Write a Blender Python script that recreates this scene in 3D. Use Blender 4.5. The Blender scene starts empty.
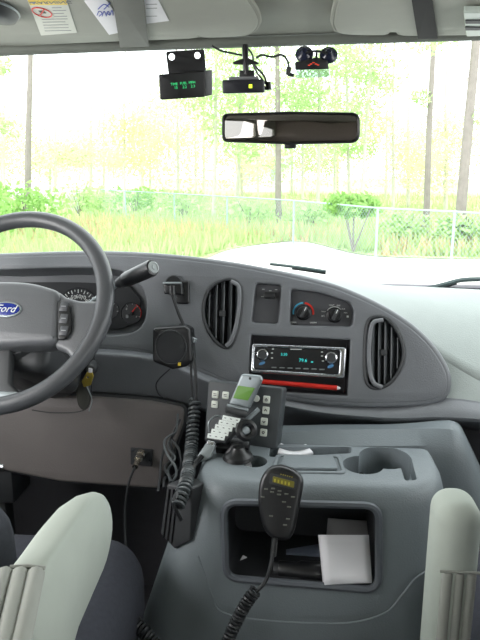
import bpy, bmesh, math, random
from mathutils import Vector, Matrix, Quaternion
random.seed(7)
SC = bpy.context.scene
COL = SC.collection
R = math.radians

# ------------------------------------------------------------------ camera, sky, exposure
F = 628.0
CAM = Vector((0, 0, 2.0))
PITCH, YAW, ROLL = R(13.4), R(4.5), R(0)
CROT = (Matrix.Rotation(YAW, 3, 'Z') @ Matrix.Rotation(math.pi/2 - PITCH, 3, 'X') @ Matrix.Rotation(ROLL, 3, 'Z'))
cd = bpy.data.cameras.new('camera')
cd.sensor_fit = 'VERTICAL'; cd.sensor_height = 24.0; cd.lens = 24.0*F/640.0
cd.clip_start = 0.02; cd.clip_end = 400
co = bpy.data.objects.new('camera', cd); COL.objects.link(co)
co.matrix_world = Matrix.Translation(CAM) @ CROT.to_4x4()
SC.camera = co

w = bpy.data.worlds.new('sky'); SC.world = w; w.use_nodes = True
bg = w.node_tree.nodes['Background']
bg.inputs[0].default_value = (0.93, 0.985, 1.0, 1); bg.inputs[1].default_value = 3.9
for sx, yy, ln, en in ((-1, -1.3, 2.1, 16), (1, -1.3, 2.1, 16), (-1, .45, 1.0, 19), (1, .45, 1.0, 6)):   # added fill lamps outside the side windows, brightening the interior beyond the sky
    ld = bpy.data.lights.new('side_fill', 'AREA'); ld.shape = 'RECTANGLE'; ld.size = ln; ld.size_y = .46; ld.energy = en; ld.color = (1.0, .96, .95)
    lo_ = bpy.data.objects.new('side_fill', ld); COL.objects.link(lo_)
    lo_.location = (sx*1.06, yy, CAM.z-.02)
    lo_.rotation_euler = Vector((-sx, .35 if yy < 0 else .05, -.15)).to_track_quat('-Z', 'Z').to_euler()
SC.view_settings.view_transform = 'Standard'
SC.view_settings.look = 'None'
SC.view_settings.gamma = 1.0
SC.view_settings.use_curve_mapping = False
SC.view_settings.exposure = 0.0

# ------------------------------------------------------------------ helpers
def ray(px, py):
    return CROT @ Vector(((px-240)/F, (320-py)/F, -1))
def at(px, py, Y):
    d = ray(px, py); return CAM + d*(Y/d.y)
def on_x(px, py, X):
    d = ray(px, py); return CAM + d*(X/d.x)
def on_z(px, py, z):
    d = ray(px, py); return CAM + d*((z-CAM.z)/d.z)

def lin(h):
    h = h.lstrip('#'); o = []
    for i in (0, 2, 4):
        c = int(h[i:i+2], 16)/255
        o.append(c/12.92 if c <= .04045 else ((c+.055)/1.055)**2.4)
    return (*o, 1)

MATS = {}
def mat(name, color, rough=.5, metal=0, spec=.5, var=.12, vscale=30, bump=0, bscale=400, emit=0, transl=0):
    if name in MATS: return MATS[name]
    m = bpy.data.materials.new(name); m.use_nodes = True
    nt = m.node_tree; b = nt.nodes['Principled BSDF']
    c = lin(color) if isinstance(color, str) else (*color, 1)
    b.inputs['Roughness'].default_value = rough
    b.inputs['Metallic'].default_value = metal
    b.inputs['Specular IOR Level'].default_value = spec
    tc = nt.nodes.new('ShaderNodeTexCoord')
    nz = nt.nodes.new('ShaderNodeTexNoise'); nz.inputs['Scale'].default_value = vscale; nz.inputs['Detail'].default_value = 4
    nt.links.new(tc.outputs['Object'], nz.inputs['Vector'])
    mx = nt.nodes.new('ShaderNodeMix'); mx.data_type = 'RGBA'
    mx.inputs[6].default_value = tuple(x*(1-var) for x in c[:3])+(1,)
    mx.inputs[7].default_value = tuple(min(1, x*(1+var)) for x in c[:3])+(1,)
    nt.links.new(nz.outputs['Fac'], mx.inputs[0])
    nt.links.new(mx.outputs[2], b.inputs['Base Color'])
    if bump:
        n2 = nt.nodes.new('ShaderNodeTexNoise'); n2.inputs['Scale'].default_value = bscale
        nt.links.new(tc.outputs['Object'], n2.inputs['Vector'])
        bp = nt.nodes.new('ShaderNodeBump'); bp.inputs['Strength'].default_value = bump; bp.inputs['Distance'].default_value = .002
        nt.links.new(n2.outputs['Fac'], bp.inputs['Height']); nt.links.new(bp.outputs['Normal'], b.inputs['Normal'])
    if emit:
        b.inputs['Emission Color'].default_value = c; b.inputs['Emission Strength'].default_value = emit
    if transl:
        tr = nt.nodes.new('ShaderNodeBsdfTranslucent'); nt.links.new(mx.outputs[2], tr.inputs['Color'])
        ms = nt.nodes.new('ShaderNodeMixShader'); ms.inputs[0].default_value = transl
        nt.links.new(b.outputs[0], ms.inputs[1]); nt.links.new(tr.outputs[0], ms.inputs[2])
        nt.links.new(ms.outputs[0], nt.nodes['Material Output'].inputs['Surface'])
    MATS[name] = m; return m

def glass(name, tint, refl):
    m = bpy.data.materials.new(name); m.use_nodes = True; nt = m.node_tree
    nt.nodes.remove(nt.nodes['Principled BSDF'])
    t = nt.nodes.new('ShaderNodeBsdfTransparent'); t.inputs[0].default_value = (*tint, 1)
    g = nt.nodes.new('ShaderNodeBsdfGlossy'); g.inputs['Roughness'].default_value = .02
    lw = nt.nodes.new('ShaderNodeLayerWeight'); lw.inputs['Blend'].default_value = .5
    pw = nt.nodes.new('ShaderNodeMath'); pw.operation = 'POWER'; pw.inputs[1].default_value = 5; nt.links.new(lw.outputs['Facing'], pw.inputs[0])
    fr = nt.nodes.new('ShaderNodeMath'); fr.operation = 'MULTIPLY_ADD'; fr.inputs[1].default_value = .6; fr.inputs[2].default_value = refl; nt.links.new(pw.outputs[0], fr.inputs[0])
    ms = nt.nodes.new('ShaderNodeMixShader')
    nt.links.new(fr.outputs[0], ms.inputs[0]); nt.links.new(t.outputs[0], ms.inputs[1]); nt.links.new(g.outputs[0], ms.inputs[2])
    nt.links.new(ms.outputs[0], nt.nodes['Material Output'].inputs['Surface'])
    return m

def tag(o, label=None, cat=None, group=None, kind=None):
    if label: o['label'] = label
    if cat: o['category'] = cat
    if group: o['group'] = group
    if kind: o['kind'] = kind
    return o

def thing(name, label, cat, loc, group=None):
    o = bpy.data.objects.new(name, None); COL.objects.link(o)
    o.location = loc; o.empty_display_size = .05
    return tag(o, label, cat, group)

def link(name, me, m, parent=None, smooth=40):
    if m: me.materials.append(m)
    if smooth:
        for p in me.polygons: p.use_smooth = True
        me.set_sharp_from_angle(angle=R(smooth))
    o = bpy.data.objects.new(name, me); COL.objects.link(o)
    if parent:
        o.parent = parent
        if parent.type == 'EMPTY':
            o.matrix_parent_inverse = Matrix.Translation(-Vector(parent.location))
    return o

def obj(name, bm, m, parent=None, smooth=40, recalc=True):
    if recalc: bmesh.ops.recalc_face_normals(bm, faces=bm.faces)
    me = bpy.data.meshes.new(name); bm.to_mesh(me); bm.free()
    return link(name, me, m, parent, smooth)

def cat(pts, n, closed=False):
    """Catmull-Rom resample"""
    P = [Vector(p) for p in pts]; out = []; k = len(P); segs = k if closed else k-1
    for i in range(segs):
        if closed: a, b, c, d = P[(i-1) % k], P[i], P[(i+1) % k], P[(i+2) % k]
        else: a, b, c, d = P[max(i-1, 0)], P[i], P[i+1], P[min(i+2, k-1)]
        for j in range(n):
            t = j/n
            out.append(.5*((2*b)+(c-a)*t+(2*a-5*b+4*c-d)*t*t+(3*b-a-3*c+d)*t**3))
    if not closed: out.append(P[-1].copy())
    return out

def roundpoly(pts, r, seg=5):
    P = [Vector((p[0], p[1])) for p in pts]; out = []; k = len(P)
    rr = r if isinstance(r, (list, tuple)) else [r]*k
    for i in range(k):
        a, b, c = P[i-1], P[i], P[(i+1) % k]
        u, v = (a-b), (c-b); lu, lv = u.length, v.length; u.normalize(); v.normalize()
        ang = u.angle(v); t = min(rr[i]/math.tan(ang/2), lu*.48, lv*.48)
        p0, p2 = b+u*t, b+v*t
        if rr[i] <= 0: out.append(b); continue
        for j in range(seg+1):
            s = j/seg; out.append((1-s)**2*p0+2*s*(1-s)*b+s*s*p2)
    return out

class Plane:
    """a plane in the place: origin, u (right), v (up), n (towards the viewer)"""
    def __init__(s, O, n, up=(0, 0, 1)):
        s.O = Vector(O); s.n = Vector(n).normalized()
        s.u = Vector(up).cross(s.n).normalized(); s.v = s.n.cross(s.u).normalized()
        s.M = Matrix((( s.u.x, s.v.x, s.n.x, s.O.x), (s.u.y, s.v.y, s.n.y, s.O.y), (s.u.z, s.v.z, s.n.z, s.O.z), (0, 0, 0, 1)))
    def px(s, x, y):
        d = ray(x, y); t = (s.O-CAM).dot(s.n)/d.dot(s.n); p = CAM+d*t-s.O
        return Vector((p.dot(s.u), p.dot(s.v)))
    def pts(s, L): return [s.px(*p) for p in L]
    def w(s, a, b, c=0): return s.O+s.u*a+s.v*b+s.n*c
    def wp(s, x, y, c=0): q = s.px(x, y); return s.w(q.x, q.y, c)
    def shift(s, c):
        q = Plane(s.O+s.n*c, s.n); q.u, q.v = s.u, s.v; q.M = Matrix.Translation(s.n*c) @ s.M; return q

def panel(name, outline, holes, th, bev, pl, m, parent=None, z0=0, smooth=50):
    """flat plate with holes: outline and holes in the plane's own metres; back at z0-th, front at z0"""
    cu = bpy.data.curves.new('t', 'CURVE'); cu.dimensions = '2D'; cu.fill_mode = 'BOTH'
    cu.extrude = max(th/2-bev, 1e-5); cu.bevel_depth = bev; cu.bevel_resolution = 2; cu.offset = -bev
    for L in [outline]+list(holes):
        sp = cu.splines.new('POLY'); sp.points.add(len(L)-1); sp.use_cyclic_u = True
        for q, p in zip(sp.points, L): q.co = (p[0], p[1], 0, 1)
    t = bpy.data.objects.new('t', cu); COL.objects.link(t); bpy.context.view_layer.update()
    me = bpy.data.meshes.new_from_object(t.evaluated_get(bpy.context.evaluated_depsgraph_get()))
    bpy.data.objects.remove(t); bpy.data.curves.remove(cu)
    me.name = name; me.materials.clear()
    bm = bmesh.new(); bm.from_mesh(me); bpy.data.meshes.remove(me)
    bmesh.ops.remove_doubles(bm, verts=bm.verts, dist=1e-6)
    bm.transform(pl.M @ Matrix.Translation((0, 0, z0-th/2)))
    return obj(name, bm, m, parent, smooth)

def text(name, s, size, pl, a, b, z, m, parent, shear=0, th=.0003, align='CENTER', rot=0, sx=1):
    cu = bpy.data.curves.new('t', 'FONT'); cu.body = s; cu.size = size; cu.align_x = align; cu.align_y = 'CENTER'
    cu.extrude = th; cu.shear = shear; cu.resolution_u = 2
    t = bpy.data.objects.new('t', cu); COL.objects.link(t); bpy.context.view_layer.update()
    me = bpy.data.meshes.new_from_object(t.evaluated_get(bpy.context.evaluated_depsgraph_get()))
    bpy.data.objects.remove(t); bpy.data.curves.remove(cu); me.name = name; me.materials.clear()
    me.transform(pl.M @ Matrix.Translation((a, b, z)) @ Matrix.Rotation(rot, 4, 'Z') @ Matrix.Diagonal((sx, 1, 1, 1)))
    return link(name, me, m, parent, 0)

def sweep(bm, pts, r, seg=8, caps=True, sq=1.0):
    P = [Vector(p) for p in pts]; k = len(P)
    rad = r if isinstance(r, (list, tuple)) else [r]*k
    T = [(P[min(i+1, k-1)]-P[max(i-1, 0)]).normalized() for i in range(k)]
    n = T[0].orthogonal().normalized(); rings = []
    for i in range(k):
        if i: 
            n = (T[i-1].rotation_difference(T[i])) @ n
        n = (n-T[i]*n.dot(T[i])).normalized(); b = T[i].cross(n)
        rings.append([bm.verts.new(P[i]+(n*math.cos(2*math.pi*j/seg)*sq+b*math.sin(2*math.pi*j/seg))*rad[i]) for j in range(seg)])
    for i in range(k-1):
        for j in range(seg):
            bm.faces.new((rings[i][j], rings[i][(j+1) % seg], rings[i+1][(j+1) % seg], rings[i+1][j]))
    if caps:
        bm.faces.new(rings[0][::-1]); bm.faces.new(rings[-1])
    return bm

def loop(bm, pts, r, seg=8):
    P = [Vector(p) for p in pts]; k = len(P); rings = []
    c = sum(P, Vector())/k
    nn = Vector()
    for i in range(k): nn += (P[i]-c).cross(P[(i+1) % k]-c)
    nn.normalize()
    for i in range(k):
        t = (P[(i+1) % k]-P[i-1]).normalized(); o = t.cross(nn).normalized()
        rings.append([bm.verts.new(P[i]+(o*math.cos(2*math.pi*j/seg)+nn*math.sin(2*math.pi*j/seg))*r) for j in range(seg)])
    for i in range(k):
        for j in range(seg):
            bm.faces.new((rings[i][j], rings[i][(j+1) % seg], rings[(i+1) % k][(j+1) % seg], rings[(i+1) % k][j]))
    return bm

def tube(name, pts, r, m, parent=None, n=6, seg=8):
    bm = bmesh.new(); sweep(bm, cat(pts, n) if n > 1 else pts, r, seg); return obj(name, bm, m, parent)

def coil(name, path, Rr, r, turns, m, parent=None, per=12, seg=5):
    P = cat(path, 40); k = len(P); N = turns*per
    L = [0]
    for i in range(1, k): L.append(L[-1]+(P[i]-P[i-1]).length)
    pts = []; n = (P[1]-P[0]).normalized().orthogonal().normalized(); pt = (P[1]-P[0]).normalized(); j = 0
    for i in range(N+1):
        s = L[-1]*i/N
        while j < k-2 and L[j+1] < s: j += 1
        t = (P[j+1]-P[j]).normalized(); c = P[j].lerp(P[j+1], (s-L[j])/max(1e-9, L[j+1]-L[j]))
        n = pt.rotation_difference(t) @ n; n = (n-t*n.dot(t)).normalized(); pt = t
        a = 2*math.pi*i/per; pts.append(c+(n*math.cos(a)+t.cross(n)*math.sin(a))*Rr)
    bm = bmesh.new(); sweep(bm, pts, r, seg); return obj(name, bm, m, parent)

def box(bm, lo, hi, M=None, bev=0, seg=2):
    b = bmesh.new(); bmesh.ops.create_cube(b, size=1)
    lo, hi = Vector(lo), Vector(hi); c, s = (lo+hi)/2, hi-lo
    b.transform(Matrix.Translation(c) @ Matrix.Diagonal((s.x, s.y, s.z, 1)))
    if bev: bmesh.ops.bevel(b, geom=list(b.edges)+list(b.verts), offset=bev, segments=seg, profile=.5, affect='EDGES')
    if M: b.transform(M)
    join(bm, b); return bm

def join(bm, b):
    me = bpy.data.meshes.new('t'); b.to_mesh(me); b.free(); bm.from_mesh(me); bpy.data.meshes.remove(me)

def boxo(name, lo, hi, m, parent=None, M=None, bev=.003, seg=2):
    bm = bmesh.new(); box(bm, lo, hi, M, bev, seg); return obj(name, bm, m, parent)

def lathe(name, prof, M, m, parent=None, seg=24, smooth=40):
    """prof: (r, z) from one end to the other"""
    bm = bmesh.new(); rings = []
    for r_, z in prof:
        rings.append([bm.verts.new((r_*math.cos(2*math.pi*j/seg), r_*math.sin(2*math.pi*j/seg), z)) for j in range(seg)])
    for i in range(len(prof)-1):
        for j in range(seg): bm.faces.new((rings[i][j], rings[i][(j+1) % seg], rings[i+1][(j+1) % seg], rings[i+1][j]))
    bm.faces.new(rings[0][::-1]); bm.faces.new(rings[-1])
    bmesh.ops.remove_doubles(bm, verts=bm.verts, dist=1e-7)
    bm.transform(M); return obj(name, bm, m, parent, smooth)

def axisM(p, d):
    d = Vector(d).normalized(); q = Vector((0, 0, 1)).rotation_difference(d)
    return Matrix.Translation(Vector(p)) @ q.to_matrix().to_4x4()

def skin(rows, n=6, close=False):
    """loft through rows of points; each row resampled smoothly"""
    RR = [cat(r, n) for r in rows]
    bm = bmesh.new(); V = [[bm.verts.new(p) for p in r] for r in RR]
    for i in range(len(V)-1):
        for j in range(len(V[0])-1): bm.faces.new((V[i][j], V[i][j+1], V[i+1][j+1], V[i+1][j]))
    return bm

def crossrows(rows, n):
    """smooth across rows too"""
    k = len(rows[0]); cols = [cat([r[j] for r in rows], n) for j in range(k)]
    return [[cols[j][i] for j in range(k)] for i in range(len(cols[0]))]

def solidify(o, th, off=-1):
    md = o.modifiers.new('s', 'SOLIDIFY'); md.thickness = th; md.offset = off; return o

def bake(o):
    bpy.context.view_layer.update()
    me = bpy.data.meshes.new_from_object(o.evaluated_get(bpy.context.evaluated_depsgraph_get()))
    o.modifiers.clear(); old = o.data; o.data = me; bpy.data.meshes.remove(old); return o

def cut(o, cutters):
    for c in cutters:
        md = o.modifiers.new('b', 'BOOLEAN'); md.operation = 'DIFFERENCE'; md.object = c; md.solver = 'EXACT'
    bake(o)
    for c in cutters: bpy.data.objects.remove(c)
    for p in o.data.polygons: p.use_smooth = True
    o.data.set_sharp_from_angle(angle=R(38))
    return o

def recess(name, outline, pl, depth, m, parent, shrink=1.0, z0=0, back=True):
    """a cup behind a hole: side walls and back"""
    bm = bmesh.new(); k = len(outline); c = sum((Vector(p) for p in outline), Vector((0, 0)))/k
    A = [bm.verts.new(pl.w(p[0], p[1], z0)) for p in outline]
    B = [bm.verts.new(pl.w(c.x+(p[0]-c.x)*shrink, c.y+(p[1]-c.y)*shrink, z0-depth)) for p in outline]
    for i in range(k): bm.faces.new((A[i], A[(i+1) % k], B[(i+1) % k], B[i]))
    if back: bm.faces.new(B)
    return obj(name, bm, m, parent, 40)

# ------------------------------------------------------------------ materials
DASH = mat('dash_plastic', '#6f7276', .42, bump=.25, var=.05)
DASHL = mat('dash_pad_vinyl', '#99a19e', .6, bump=.25, var=.05)
LOWER = mat('lower_trim_plastic', '#6c6765', .5, bump=.25, var=.05)
COVER = mat('engine_cover_plastic', '#6f777b', .5, bump=.25, var=.05)
DARK = mat('dark_plastic', '#37393b', .5, var=.1)
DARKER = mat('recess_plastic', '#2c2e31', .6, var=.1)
BLACK = mat('black_plastic', '#1a1b1d', .35, var=.1)
RUBBER = mat('black_cable', '#26282a', .45, var=.1)
GREYCABLE = mat('grey_cable', '#4b5052', .4)
SILVER = mat('silver_metal', '#c9ccd0', .22, metal=1, var=.03)
SATIN = mat('satin_silver_plastic', '#8f979a', .35, metal=.5, var=.03)
WHITE = mat('white_paper', '#e6e6ea', .8, var=.03)
GREYP = mat('grey_buttons', '#e4e8de', .5, var=.03)
WHEEL = mat('wheel_vinyl', '#606265', .36, bump=.2, var=.05)
HEAD = mat('headliner_cloth', '#979990', .9, bump=.3, bscale=900, var=.05)
VISOR = mat('visor_vinyl', '#a0a299', .8, bump=.3, bscale=900, var=.05)
SEATL = mat('pale_seat_fabric', '#aab1a8', .9, bump=.12, bscale=2500, var=.05)
SEATG = mat('grey_pleat_fabric', '#94968f', .9, bump=.12, bscale=2500, var=.06)
NAVY = mat('navy_seat_fabric', '#34363f', .9, bump=.4, bscale=900, var=.3, vscale=150)
CARPET = mat('dark_carpet', '#47464a', .95, bump=.6, bscale=500, var=.2)
MARK = mat('white_marking', '#d8dcda', .6, var=.02)
RED = mat('red_plastic', '#d0281c', .4, var=.05)
BLUE = mat('blue_marking', '#4fb2d6', .5, var=.03)
BADGE = mat('blue_badge', '#16297f', .25, var=.03)
YELLOW = mat('yellow_label', '#e0c22c', .5, var=.03)
GOLD = mat('brass', '#b9a24a', .3, metal=.8)
LCDG = mat('green_lcd', '#5f8a3a', .4, emit=.12, var=.02)
TXTG = mat('green_text', '#35d07c', .4, emit=1.0, var=.02)
TXTC = mat('cyan_text', '#35c8c4', .4, emit=.8, var=.02)
LCDY = mat('amber_lcd', '#6a651c', .4, emit=.05, var=.03)
GRND = mat('pale_gravel', '#d9d6cf', .95, var=.12, vscale=3, bump=.3, bscale=60)
TURF = mat('grass_ground', '#aabd86', .95, var=.35, vscale=1.2)
GRASS = mat('grass_blades', '#b5ca8e', .8, var=.25, vscale=2, transl=.35)
STRAW = mat('dry_grass', '#c9b28f', .8, var=.25, vscale=2, transl=.3)
HAZEBARK = mat('hazed_bark', '#bdb7af', .95, var=.2, vscale=6)  # paler copy of the bark for faint trunks, haze put into the colour
BARK = mat('pine_bark', '#8a837d', .95, var=.25, vscale=6)
LEAF1 = mat('spring_leaves', '#b6d294', .7, var=.15, vscale=2, transl=.4)
LEAF2 = mat('yellow_leaves', '#dbdab0', .7, var=.12, vscale=2, transl=.4)
LEAF3 = mat('shrub_leaves', '#93bd68', .7, var=.25, vscale=2, transl=.35)
GALV = mat('galvanised_steel', '#a2b7bc', .5, metal=.2, var=.05)
PAINT = mat('white_van_paint', '#e4e6e6', .25, var=.02)
SIDING = mat('white_siding', '#dfe4e6', .8, var=.03)
ROOFM = mat('grey_shingle', '#a9adb0', .9, var=.15)
PANE = mat('house_glass', '#c3ced4', .1, var=.05)
MIRR = mat('mirror_glass', '#8b8783', .02, metal=1, var=.0)
BUMPF = None

#@@STRUCTURE
Zc = CAM.z
FLOORZ = Zc-1.12
# ------------------------------------------------------------------ outdoors
def flat(name, pts, z, m, kind='structure'):
    bm = bmesh.new(); bm.faces.new([bm.verts.new((x, y, z)) for x, y in pts])
    o = obj(name, bm, m, None, 0); o['kind'] = kind; return o
flat('ground', [(-120, -20), (120, -20), (120, 160), (-120, 160)], -.02, GRND)
# grassed strip: from the gravel edge to the far woods
edge = [on_z(x, y, 0) for x, y in [(-260, 330), (-60, 300), (60, 280), (190, 262), (235, 248), (300, 241), (360, 254), (430, 258), (520, 259), (700, 262)]]
bm = bmesh.new()
E = cat([(p.x, p.y, 0) for p in edge], 5)
va = [bm.verts.new(p) for p in E]; vb = [bm.verts.new((p.x*6, 150, .0)) for p in E]
for i in range(len(E)-1): bm.faces.new((va[i], va[i+1], vb[i+1], vb[i]))
o = obj('grass_verge', bm, TURF, None, 0); o['kind'] = 'structure'

# fence line
FP = [(-60, 176), (-10, 181), (35, 184.5), (76, 188), (125, 191), (174, 193.5), (227, 196.5), (294, 200.5), (378, 208), (455, 211.5), (555, 218)]
FH = 1.2
FB = [on_z(x, y, FH) for x, y in FP]
fence = thing('chain_link_fence', 'long low galvanised chain-link fence across the field', 'fence', (FB[5].x, FB[5].y, 0))
for p in FB:
    tube('post', [(p.x, p.y, -.05), (p.x, p.y, FH+.02)], .026, GALV, fence, 1, 6)
bm = bmesh.new(); sweep(bm, [(p.x, p.y, FH) for p in FB], .018, 6); obj('rail', bm, GALV, fence)
bm = bmesh.new()
for a, b in zip(FB[:-1], FB[1:]):
    L = (b-a).length; s = .11; k = int(L/s); d = (b-a)/L
    for i in range(-int(FH/s), k):
        for sg in (1, -1):
            t0, t1 = i*s, i*s+FH
            z0, z1 = 0, FH
            if t0 < 0: z0 += -t0; t0 = 0
            if t1 > L: z1 -= t1-L; t1 = L
            if sg < 0: z0, z1 = FH-z0, FH-z1
            p, q = a+d*t0, a+d*t1
            sweep(bm, [(p.x, p.y, z0), (q.x, q.y, z1)], .0028, 3, False)
o = obj('wire_mesh', bm, GALV, fence, 0, False)

# grass: blades on both sides of the fence (uncountable)
def blades(name, spots, m, hmin, hmax, wd):
    bm = bmesh.new()
    for x, y in spots:
        h = random.uniform(hmin, hmax); a = random.uniform(0, math.pi); dx, dy = math.cos(a)*wd, math.sin(a)*wd
        lx, ly = random.uniform(-.4, .4)*h, random.uniform(-.4, .4)*h
        v = [bm.verts.new(c) for c in ((x-dx, y-dy, 0), (x+dx, y+dy, 0), (x+lx+dx*.3, y+ly+dy*.3, h))]
        bm.faces.new(v)
    o = obj(name, bm, m, None, 0, False); o['kind'] = 'stuff'; return o
def spots(n, region):
    out = []
    while len(out) < n:
        x, y = random.uniform(*region[0]), random.uniform(*region[1])
        p = on_z(x, y, 0); out.append((p.x, p.y))
    return out
def mid(x):  # gravel edge row for a picture column
    xs = [(-260, 330), (-60, 300), (60, 280), (190, 262), (235, 248), (300, 241), (360, 254), (430, 258), (520, 259), (700, 262)]
    for (a, b), (c, d) in zip(xs[:-1], xs[1:]):
        if a <= x <= c: return b+(d-b)*(x-a)/(c-a)
    return 262
S = []
for i in range(15000):
    x = random.uniform(-60, 560); y = 196+(mid(x)-197)*random.random()**1.3
    p = on_z(x, y, 0); S.append((p.x, p.y))
blades('grass', S, GRASS, .12, .55, .05)
S = []
for i in range(900):
    x = random.gauss(85, 40); y = random.gauss(232, 8); p = on_z(x, min(max(y, 212), mid(x)-2), 0); S.append((p.x, p.y))
for i in range(900):
    x = random.uniform(380, 540); y = random.uniform(225, 256); p = on_z(x, y, 0); S.append((p.x, p.y))
for i in range(500):
    x = random.uniform(150, 340); y = random.uniform(228, 242); p = on_z(x, y, 0); S.append((p.x, p.y))
blades('dry_grass', S, STRAW, .12, .5, .05)

def leafcloud(bm, c, rad, n, s):
    for i in range(n):
        while True:
            q = Vector((random.uniform(-1, 1), random.uniform(-1, 1), random.uniform(-1, 1)))
            if q.length < 1: break
        p = Vector(c)+Vector((q.x*rad[0], q.y*rad[1], q.z*rad[2]))
        u = Vector((random.gauss(0, 1), random.gauss(0, 1), random.gauss(0, 1))).normalized()
        v = u.orthogonal().normalized(); k = s*random.uniform(.6, 1.4)
        bm.faces.new([bm.verts.new(p+u*k), bm.verts.new(p+v*k*.55), bm.verts.new(p-u*k), bm.verts.new(p-v*k*.55)])

def shrub(px, py, Y, rx, h, n, m, label, s=.1, zl=.35, zh=.7, rz=.38):
    p = at(px, py, Y); t = thing('shrub', label, 'shrub', (p.x, Y, 0), 'shrubs by the fence')
    bm = bmesh.new()
    for i in range(6):
        c = (p.x+random.uniform(-.6, .6)*rx, Y+random.uniform(-.4, .4)*rx, h*random.uniform(zl, zh))
        leafcloud(bm, c, (rx*.55, rx*.5, h*rz), n//6, s)
    obj('foliage', bm, m, t, 0, False)
    bm = bmesh.new()
    for i in range(5):
        sweep(bm, [(p.x, Y, 0), (p.x+random.uniform(-.6, .6)*rx, Y+random.uniform(-.3, .3)*rx, h*.8)], [.03, .01], 5)
    obj('stem', bm, BARK, t)
    return t

def tree(name, px0, px1, Y, r, m, label, foliage, hgt=15, s=.16, group='trees beyond the fence', forks=()):
    b = at(px0, 200, Y); u = at(px1, 45, Y)
    z0, z1 = b.z, u.z; lean = (u.x-b.x)/(z1-z0)
    X = lambda z: b.x+lean*(z-z0)
    t = thing(name, label, 'tree', (X(0), Y, 0), group)
    pts = [(X(z)+random.uniform(-.03, .03), Y, z) for z in (-.1, 1, 3, 5, 7, 9, hgt)]
    bm = bmesh.new(); sweep(bm, cat(pts, 4), [r*(1.15-.75*i/24) for i in range(25)], 8)
    obj('trunk', bm, BARK if name == 'pine_tree' and r > .09 else HAZEBARK, t)
    fb = bmesh.new()
    for (z, dx, rad, n) in foliage:
        bx = X(z)
        if abs(dx) > .3:
            bm = bmesh.new(); sweep(bm, [(X(max(z-1, 1)), Y, max(z-1, 1)), (bx+dx*.5, Y, z-.2), (bx+dx, Y+random.uniform(-.5, .5), z+.1)], [r*.25, r*.16, r*.07], 5); obj('branch', bm, HAZEBARK, t)
        for q in range(3):
            leafcloud(fb, (bx+dx+random.uniform(-.7, .7)*rad, Y+random.uniform(-.6, .6)*rad, z+random.uniform(-.6, .6)*rad), (rad*.95, rad*.9, rad*.6), int(n*1.3), s*.5)
    if len(fb.verts): obj('foliage', fb, m, t, 0, False)
    else: fb.free()
    return t

tree('pine_tree', 28, 30, 22, .125, LEAF1, 'bare straight pine trunk standing alone, seen above the steering wheel', [(3.4, -1.0, .5, 40), (5.4, -.9, .4, 30), (9, .8, 1, 60)])
tree('pine_tree', 462, 475, 17, .14, LEAF1, 'thick leaning pine trunk seen above the passenger wiper', [(3.3, .7, .6, 30), (5.0, -.9, .5, 30), (9, .5, 1, 60)])
tree('pine_tree', 427, 433, 20, .10, LEAF1, 'slim straight pine trunk just beside the thick leaning one', [(4.2, -.5, .4, 24), (6.2, .6, .5, 30), (9, .5, 1, 60)])
tree('young_tree', 393, 394, 26, .06, LEAF2, 'very thin pale trunk with yellow leaves, two trunks in from the leaning pine', [(2.4, .4, 1.2, 200), (3.6, -.6, 1.0, 150)], 8)
tree('pine_tree', 279, 277, 24, .115, LEAF1, 'dark straight trunk seen right behind the rear-view mirror stub', [(4.3, .8, 1, 160), (6, -.8, 1.2, 180), (3.2, -.4, .6, 60)])
tree('young_tree', 238, 241, 28, .085, LEAF1, 'slender trunk seen under the driver end of the rear-view mirror', [(3.4, -.6, 1.0, 120), (5.4, .4, 1.2, 170), (6.8, -.4, 1.2, 150)], 11)
tree('young_tree', 214, 217, 26, .08, LEAF1, 'slender leafy tree seen between clock display and mirror', [(3.1, .6, .9, 100), (4.5, -.6, 1.1, 160), (5.9, .4, 1.3, 200), (6.8, 0, 1.2, 170)], 11)
tree('young_tree', 178, 176, 30, .07, LEAF2, 'thin tree with yellow leaves seen below the green-lettered display', [(3.0, -.6, 1.0, 130), (4.2, .7, 1.1, 130)], 7)
tree('young_tree', 124, 125, 27, .05, LEAF2, 'thin sapling with yellow-green leaves seen above the wheel rim and fence', [(2.4, .6, .9, 120), (3.4, -.4, 1.1, 170), (3.9, .6, 1.0, 120)], 5)
tree('pine_tree', 318, 320, 25, .075, LEAF1, 'slim trunk seen below the middle of the mirror', [(3.2, .5, .8, 90), (4.9, -.5, 1.1, 150), (6.3, .6, 1.1, 150)])
tree('pine_tree', 349, 346, 27, .07, LEAF1, 'slim trunk seen below the passenger end of the mirror', [(3.3, .5, .9, 110), (5.2, .6, 1.2, 170), (6.6, -.3, 1.1, 150)])
tree('pine_tree', 362, 371, 23, .065, LEAF1, 'slim slanting trunk just past the passenger end of the mirror', [(3.7, -.4, .8, 100), (5.1, .5, 1.0, 140), (6.3, .2, 1.0, 120)])
tree('young_tree', 303, 301, 33, .07, LEAF1, 'faint far trunk seen between two slim trunks under the mirror', [(3.4, .4, 1.2, 120), (5.8, .3, 1.5, 180)], 10)
tree('young_tree', 258, 256, 34, .06, LEAF2, 'faint far sapling with yellowish leaves under the mirror', [(3.2, .4, 1.4, 160), (5.2, -.3, 1.4, 160)], 9)
tree('young_tree', 196, 194, 36, .06, LEAF2, 'faint far sapling behind the fence below the green-lettered display', [(2.8, .4, 1.4, 160), (4.2, -.6, 1.3, 140)], 7)
tree('broadleaf_tree', 90, 92, 42, .12, LEAF2, 'round pale yellow-green tree far off beyond the fence', [(3.0, -1.2, 1.7, 260), (3.9, 1.0, 1.7, 260), (4.8, 0, 1.4, 180)], 5)
tree('broadleaf_tree', 55, 56, 46, .12, LEAF1, 'low pale green tree far off beside the lone pine', [(2.8, -.8, 1.6, 220), (3.6, .8, 1.4, 200)], 4)
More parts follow.
